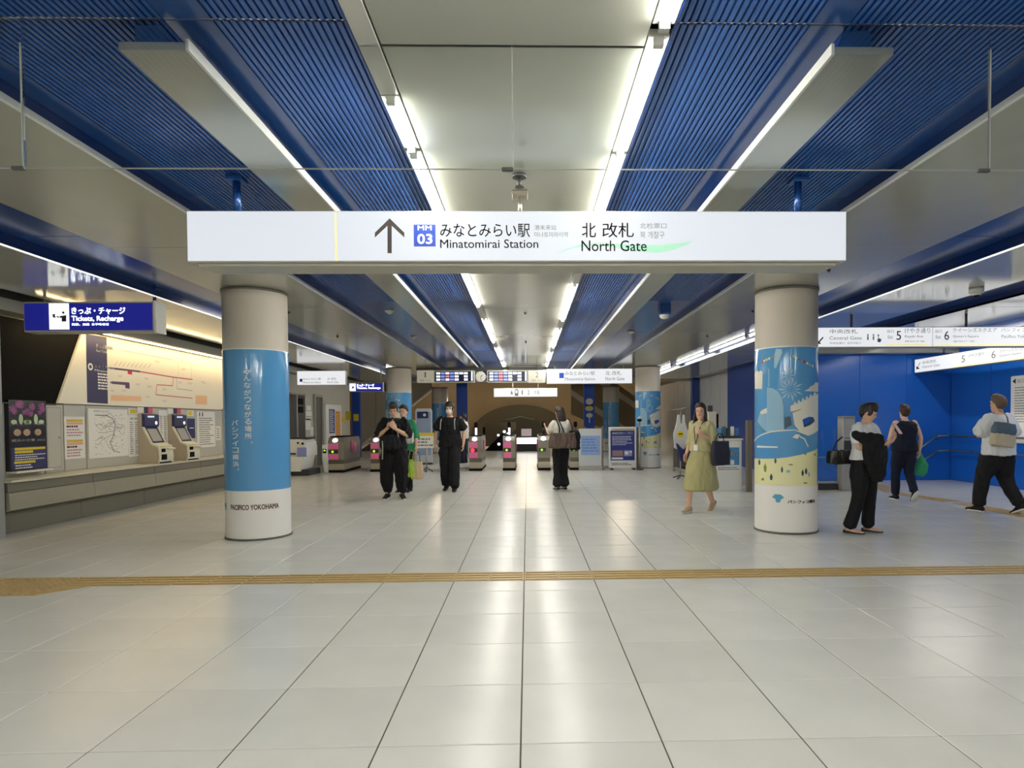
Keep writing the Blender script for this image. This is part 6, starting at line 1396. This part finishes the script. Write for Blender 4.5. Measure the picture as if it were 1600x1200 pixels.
# ---- 3. man in black with a mask, walking
gx = atZ(704, 767)
P3 = Person('person in black T-shirt and wide black trousers wearing a white face mask', (gx.x, gx.y, 0), pi-.08, 1.76)
P3.J.update(anl=(-.10, .10, .08), knl=(-.10, .12, .50), anr=(.09, -.10, .10), knr=(.095, .02, .49), ell=(-.27, -.04, 1.13), wrl=(-.27, .06, .90), elr=(.27, -.02, 1.13), wrr=(.29, -.0, .89))
P3.foot['r'] = (-.1, -.12); P3.foot['l'] = (.15, 0)
P3.body().hair(HAIRB, 'fringe').top(BLK, 'T-shirt'.lower().replace('-', '_'), hem=-.16, ease=.045, sleeve=.72, flare=.035, fold=.014, seed=6).trousers(BLK2, wide=.04, hemr=.095, length=.94, fold=.016, seed=5).shoes(LEA, None)
hd = P3.p('head'); b = MB(); b.ball(hd+V3((0, .052, -.045)), (.060, .052, .058), mat('mask_white', (232, 232, 234), .6), 16, 10); b.build('face_mask', P3.t)
t = thing('backpack', 'pale grey backpack with thin straps worn by the masked person', 'bag', (gx.x, gx.y+.21, 1.02), pi-.08)
softbox(t, .15, .07, 0, .42, mat('backpack_grey', (190, 190, 184), .6))
for sx in (-1, 1): strap(t, [(sx*.13, .10, .40), (sx*.135, .24, .435), (sx*.135, .36, .36), (sx*.145, .355, .2)], .018, mat('backpack_grey', (190, 190, 184), .6))
# ---- 4. woman with brown bag, seen from behind
gx = atZ(877, 766)
P4 = Person('person in white top and flared black trousers seen from behind, large brown shoulder bag', (gx.x, gx.y, 0), .42, 1.66, True, SKIN2)
P4.J.update(ell=(-.21, .10, 1.14), wrl=(-.17, .33, 1.26), elr=(.20, .08, 1.13), wrr=(.05, .28, 1.22), anl=(-.075, .02, .09), anr=(.075, .0, .09), knl=(-.08, .03, .49), knr=(.08, .03, .49), head=(-.01, .035, 1.56))
P4.hpitch = .25; P4.hyaw = .2
P4.hands(dict(d=(0, .7, .5), n=(.6, 0, .6), t=(.2, -.2, 1), c=.35), dict(d=(-.4, .6, .3), n=(-.2, .1, 1), t=(-.8, .2, .2), c=.6))
P4.body().hair(HAIRBR, 'bob', .17).top(CRM, 'blouse', hem=.06, ease=.022, sleeve=.7, flare=.02, seed=8).trousers(BLK, wide=.012, hemr=.105, length=.93, rise=.20, fold=.008, seed=3).shoes(LEA, None, 'flat')
t = thing('shoulder_bag', 'large dark brown shoulder bag on the back of the person with flared trousers', 'bag', (gx.x+.02, gx.y-.22, .84), .12)
softbox(t, .27, .08, 0, .30, BROWN, top=.86, fold=.014, seed=9); strap(t, [(-.06, 0, .27), (-.05, .05, .42), (-.10, .13, .56)], .03, BLK2); strap(t, [(.04, 0, .27), (.0, .05, .42), (-.06, .13, .56)], .026, BLK2)
t = thing('backpack', 'black bag hanging at the right hip behind the brown shoulder bag', 'bag', (gx.x+.27, gx.y-.02, .80), .3)
softbox(t, .10, .08, 0, .38, BLK2, fold=.016, seed=4); strap(t, [(-.03, 0, .37), (-.08, .02, .55), (-.14, .0, .62)], .02, BLK2)
# ---- 5. walking woman in green
ga, gb = atZ(1072, 802), atZ(1118, 796)
mid = (ga+gb)/2
P5 = Person('person with long brown hair in olive green dress and cardigan, striding left past the booth', (mid.x, mid.y, 0), 2.35, 1.62, True)
P5.J.update(anl=(-.06, -.25, .13), knl=(-.08, .0, .50), anr=(.06, .27, .085), knr=(.08, .19, .50), ell=(-.22, -.06, 1.12), wrl=(-.13, .17, 1.19), elr=(.21, -.04, 1.12), wrr=(.22, .07, .90))
P5.foot['l'] = (.0, -.55); P5.hyaw = .35
P5.hands(dict(d=(.3, .6, .6), n=(.7, -.5, 0), t=(.2, .2, 1), c=.8), None)
P5.body().hair(HAIRBR, 'long', .27)
k = P5.k; bm = bmesh.new()
loft(bm, [(V3((0, 0, z))*k, X_, Y_, rx*k, ry*k) for z, rx, ry in ((.335, .235, .31), (.36, .25, .335), (.6, .24, .28), (.82, .205, .185), (.98, .165, .128), (1.04, .15, .112), (1.08, .13, .10))], 24)
solid(bm, 'skirt', P5.t, OLV, .0085, 2, fold=.014, fscale=5, seed=4)
P5.top(OLV2, 'cardigan', hem=.04, ease=.03, sleeve=1.35, flare=.03, seed=7, fold=.014)
P5.shoes(mat('shoe_beige', (176, 152, 118), .5), SOLE, 'sneaker')
fr = P5.p('chest')
strap(P5.t, [(-.07*k, .02, 1.45*k), (-.05*k, .135, 1.30*k), (0, .155, 1.06*k)], .014, mat('lanyard_brown', (70, 48, 44), .5), 'lanyard'); strap(P5.t, [(.07*k, .02, 1.45*k), (.05*k, .135, 1.30*k), (0, .155, 1.06*k)], .014, mat('lanyard_brown', (70, 48, 44), .5), 'lanyard')
MB().box(-.035, .035, .15, .158, .96*k, 1.05*k, WHITE, bevel=.004).build('badge', P5.t)
o_ = Matrix.Rotation(2.35, 4, 'Z') @ V3((-.22, .02, 0)); bp = V3((mid.x, mid.y, 0))+o_
t = thing('tote_bag', 'dark navy tote bag hanging from the bent forearm of the striding person', 'bag', (bp.x+.09, bp.y-.03, .70), .35)
softbox(t, .15, .045, 0, .36, mat('tote_navy', (24, 26, 44), .6), top=.92, fold=.008)
strap(t, [(-.08, 0, .35), (-.07, .0, .44), (-.02, .0, .47)], .016, BLK2); strap(t, [(.06, 0, .35), (.05, .0, .44), (-.01, .0, .47)], .016, BLK2)
# ---- 6. woman in black trousers with phone, jacket over her arm
g = atZ(1339, 833)
RZ6 = -2.62
P6 = Person('person in white top and black trousers looking at a phone, black jacket over the arm', (g.x+.04, g.y, 0), RZ6, 1.57, True, SKIN, 1.12)
P6.J.update(pel=(-.04, .02, .93), hipl=(-.125, .02, .90), hipr=(.045, .02, .90), knl=(-.125, .05, .49), knr=(.11, .05, .49), anl=(-.13, .02, .085), anr=(.17, -.04, .085), chest=(-.04, .03, 1.24), neck=(-.04, .02, 1.43), head=(-.055, .065, 1.555), shl=(-.205, .03, 1.385), shr=(.125, .02, 1.385), ell=(-.25, .10, 1.13), wrl=(-.20, .30, 1.20), elr=(.17, .08, 1.11), wrr=(-.06, .31, 1.17))
P6.hpitch = .42; P6.hyaw = .45; P6.foot['l'] = (.5, 0); P6.foot['r'] = (.5, 0)
P6.hands(dict(d=(.25, .5, .5), n=(.5, -.5, .3), t=(.2, .1, 1), c=.7), dict(d=(-.6, .4, .35), n=(-.3, -.5, .6), t=(.2, .1, 1), c=.7))
P6.body().hair(HAIRB, 'fringe').top(WHT, 't_shirt', hem=.05, ease=.02, sleeve=.7, flare=.015, seed=9).trousers(BLK, wide=.014, hemr=.082, length=.95, rise=.2, seed=6, fold=.008).shoes(LEA, None, 'flat')
M6 = Matrix.Translation((g.x+.04, g.y, 0)) @ Matrix.Rotation(RZ6, 4, 'Z'); q_ = M6 @ V3((-.15, .37, 1.22))
t = thing('phone', 'smartphone in the hands of the person with a jacket over the arm', 'phone', q_, RZ6); MB().box(-.035, .035, -.005, .005, -.04, .11, mat('phone_rose', (150, 110, 108), .4), bevel=.004, M=Matrix.Rotation(.6, 4, 'X')).build('body', t)
t = thing('jacket', 'black jacket draped over the forearm of the person in black trousers', 'jacket', (g.x+.04, g.y, 0), RZ6)
bm = bmesh.new()
loft(bm, [(V3((.06, .20, 1.16)), X_, Y_, .12, .05), (V3((.05, .20, 1.10)), X_, Y_, .19, .085), (V3((.03, .19, .98)), X_, Y_, .20, .085), (V3((.0, .18, .86)), X_, Y_, .19, .08), (V3((-.03, .17, .74)), X_, Y_, .15, .06), (V3((-.06, .17, .62)), X_, Y_, .08, .04)], 20)
limb(bm, [V3((.24, .07, 1.20)), V3((.15, .12, 1.13)), V3((.0, .24, 1.15))], [.04, .075, .05], 14)
solid(bm, 'draped_cloth', t, BLK, .009, 2, fold=.016, fscale=7, seed=11)
t = thing('handbag', 'black leather handbag hanging behind the jacket on the arm', 'bag', (g.x-.17, g.y+.10, .82), .15)
softbox(t, .15, .07, 0, .17, LEA, fold=.01); strap(t, [(-.08, 0, .16), (-.03, .02, .27), (.06, .02, .33)], .02, LEA)
# ---- 7. woman in sleeveless navy, seen from behind
g = atZ(1413, 782)
P7 = Person('person in sleeveless navy top and navy trousers walking away towards the blue wall', (g.x, g.y, 0), -.05, 1.60, True, SKIN2, 1.2)
P7.J.update(anl=(-.09, .12, .08), knl=(-.095, .12, .49), anr=(.085, -.16, .17), knr=(.09, .03, .50), ell=(-.25, .02, 1.12), wrl=(-.26, .12, .90), elr=(.26, -.04, 1.12), wrr=(.27, .02, .88))
P7.foot['r'] = (0, -.9)
P7.body().hair(mat('hair_dark_auburn', (58, 34, 30), .5, bump=.5, bscale=120), 'crop').top(NVY, 'sleeveless_top', hem=-.10, ease=.03, sleeve=0, seed=12).trousers(NVY, wide=.008, hemr=.068, length=.92, seed=7).shoes(BLK2, SOLE)
t = thing('net_bag', 'green net bag hanging from the right hand of the person in sleeveless navy', 'bag', (g.x+.29, g.y+.02, .40), 0)
b = bmesh.new(); loft(b, [(V3((0, 0, 0)), X_, Y_, .02, .02), (V3((0, 0, .05)), X_, Y_, .10, .07), (V3((.01, 0, .2)), X_, Y_, .11, .07), (V3((0, 0, .34)), X_, Y_, .04, .03), (V3((-.01, 0, .42)), X_, Y_, .015, .015)], 16)
solid(b, 'net', t, mat('net_green', (40, 150, 100), .6), .009, 2, fold=.012, seed=3)
# ---- 8. man in white shirt, seen from behind
ga, gb = atZ(1541, 798), atZ(1590, 806); mid = (ga+gb)/2
mid.x -= .05
P8 = Person('person in white short-sleeved shirt and black trousers striding away, canvas shoulder bag on the back', (mid.x, mid.y, 0), .3, 1.70, False, SKIN, 1.2)
P8.J.update(anl=(-.12, .20, .085), knl=(-.12, .15, .49), anr=(.15, -.20, .13), knr=(.13, -.0, .49), ell=(-.24, .10, 1.14), wrl=(-.04, .28, 1.12), elr=(.28, .0, 1.13), wrr=(.28, .12, .91))
P8.foot['r'] = (-.1, -.45)
P8.body().hair(HAIRG, 'crop').top(WHT, 'shirt', hem=-.17, ease=.045, sleeve=.92, flare=.04, fold=.014, seed=14).trousers(BLK2, wide=.03, hemr=.085, length=.93, fold=.014, seed=8).shoes(BLK2, SOLE)
M8 = Matrix.Translation((mid.x, mid.y, 0)) @ Matrix.Rotation(.3, 4, 'Z'); q_ = M8 @ V3((-.25, -.22, .97))
t = thing('shoulder_bag', 'shoulder bag with dark grey-blue upper and cream lower half, worn on the back', 'bag', q_, .2)
t.rotation_euler = (0, .14, .2)
softbox(t, .18, .07, 0, .17, mat('canvas_cream', (190, 180, 152), .8), 'lower_half', fold=.008, top=1.0); softbox(t, .178, .068, .17, .33, mat('canvas_bluegrey', (78, 96, 112), .8), 'upper_half', fold=.008, seed=8, top=.82)
strap(t, [(.06, 0, .32), (.07, .04, .45), (.05, .16, .52)], .03, mat('strap_brown', (110, 82, 60), .5))
# ---- 9. person in white beyond the gates
P9 = Person('person in white shirt standing beyond the gates, partly hidden by the masked person', (-2.13, 21.0, 0), 1.2, 1.66)
P9.body().hair(HAIRB, 'crop').top(WHT, 'shirt', hem=-.16, ease=.04, sleeve=1.2, seed=15).trousers(NVY).shoes(BLK2)
bpy.context.view_layer.update()
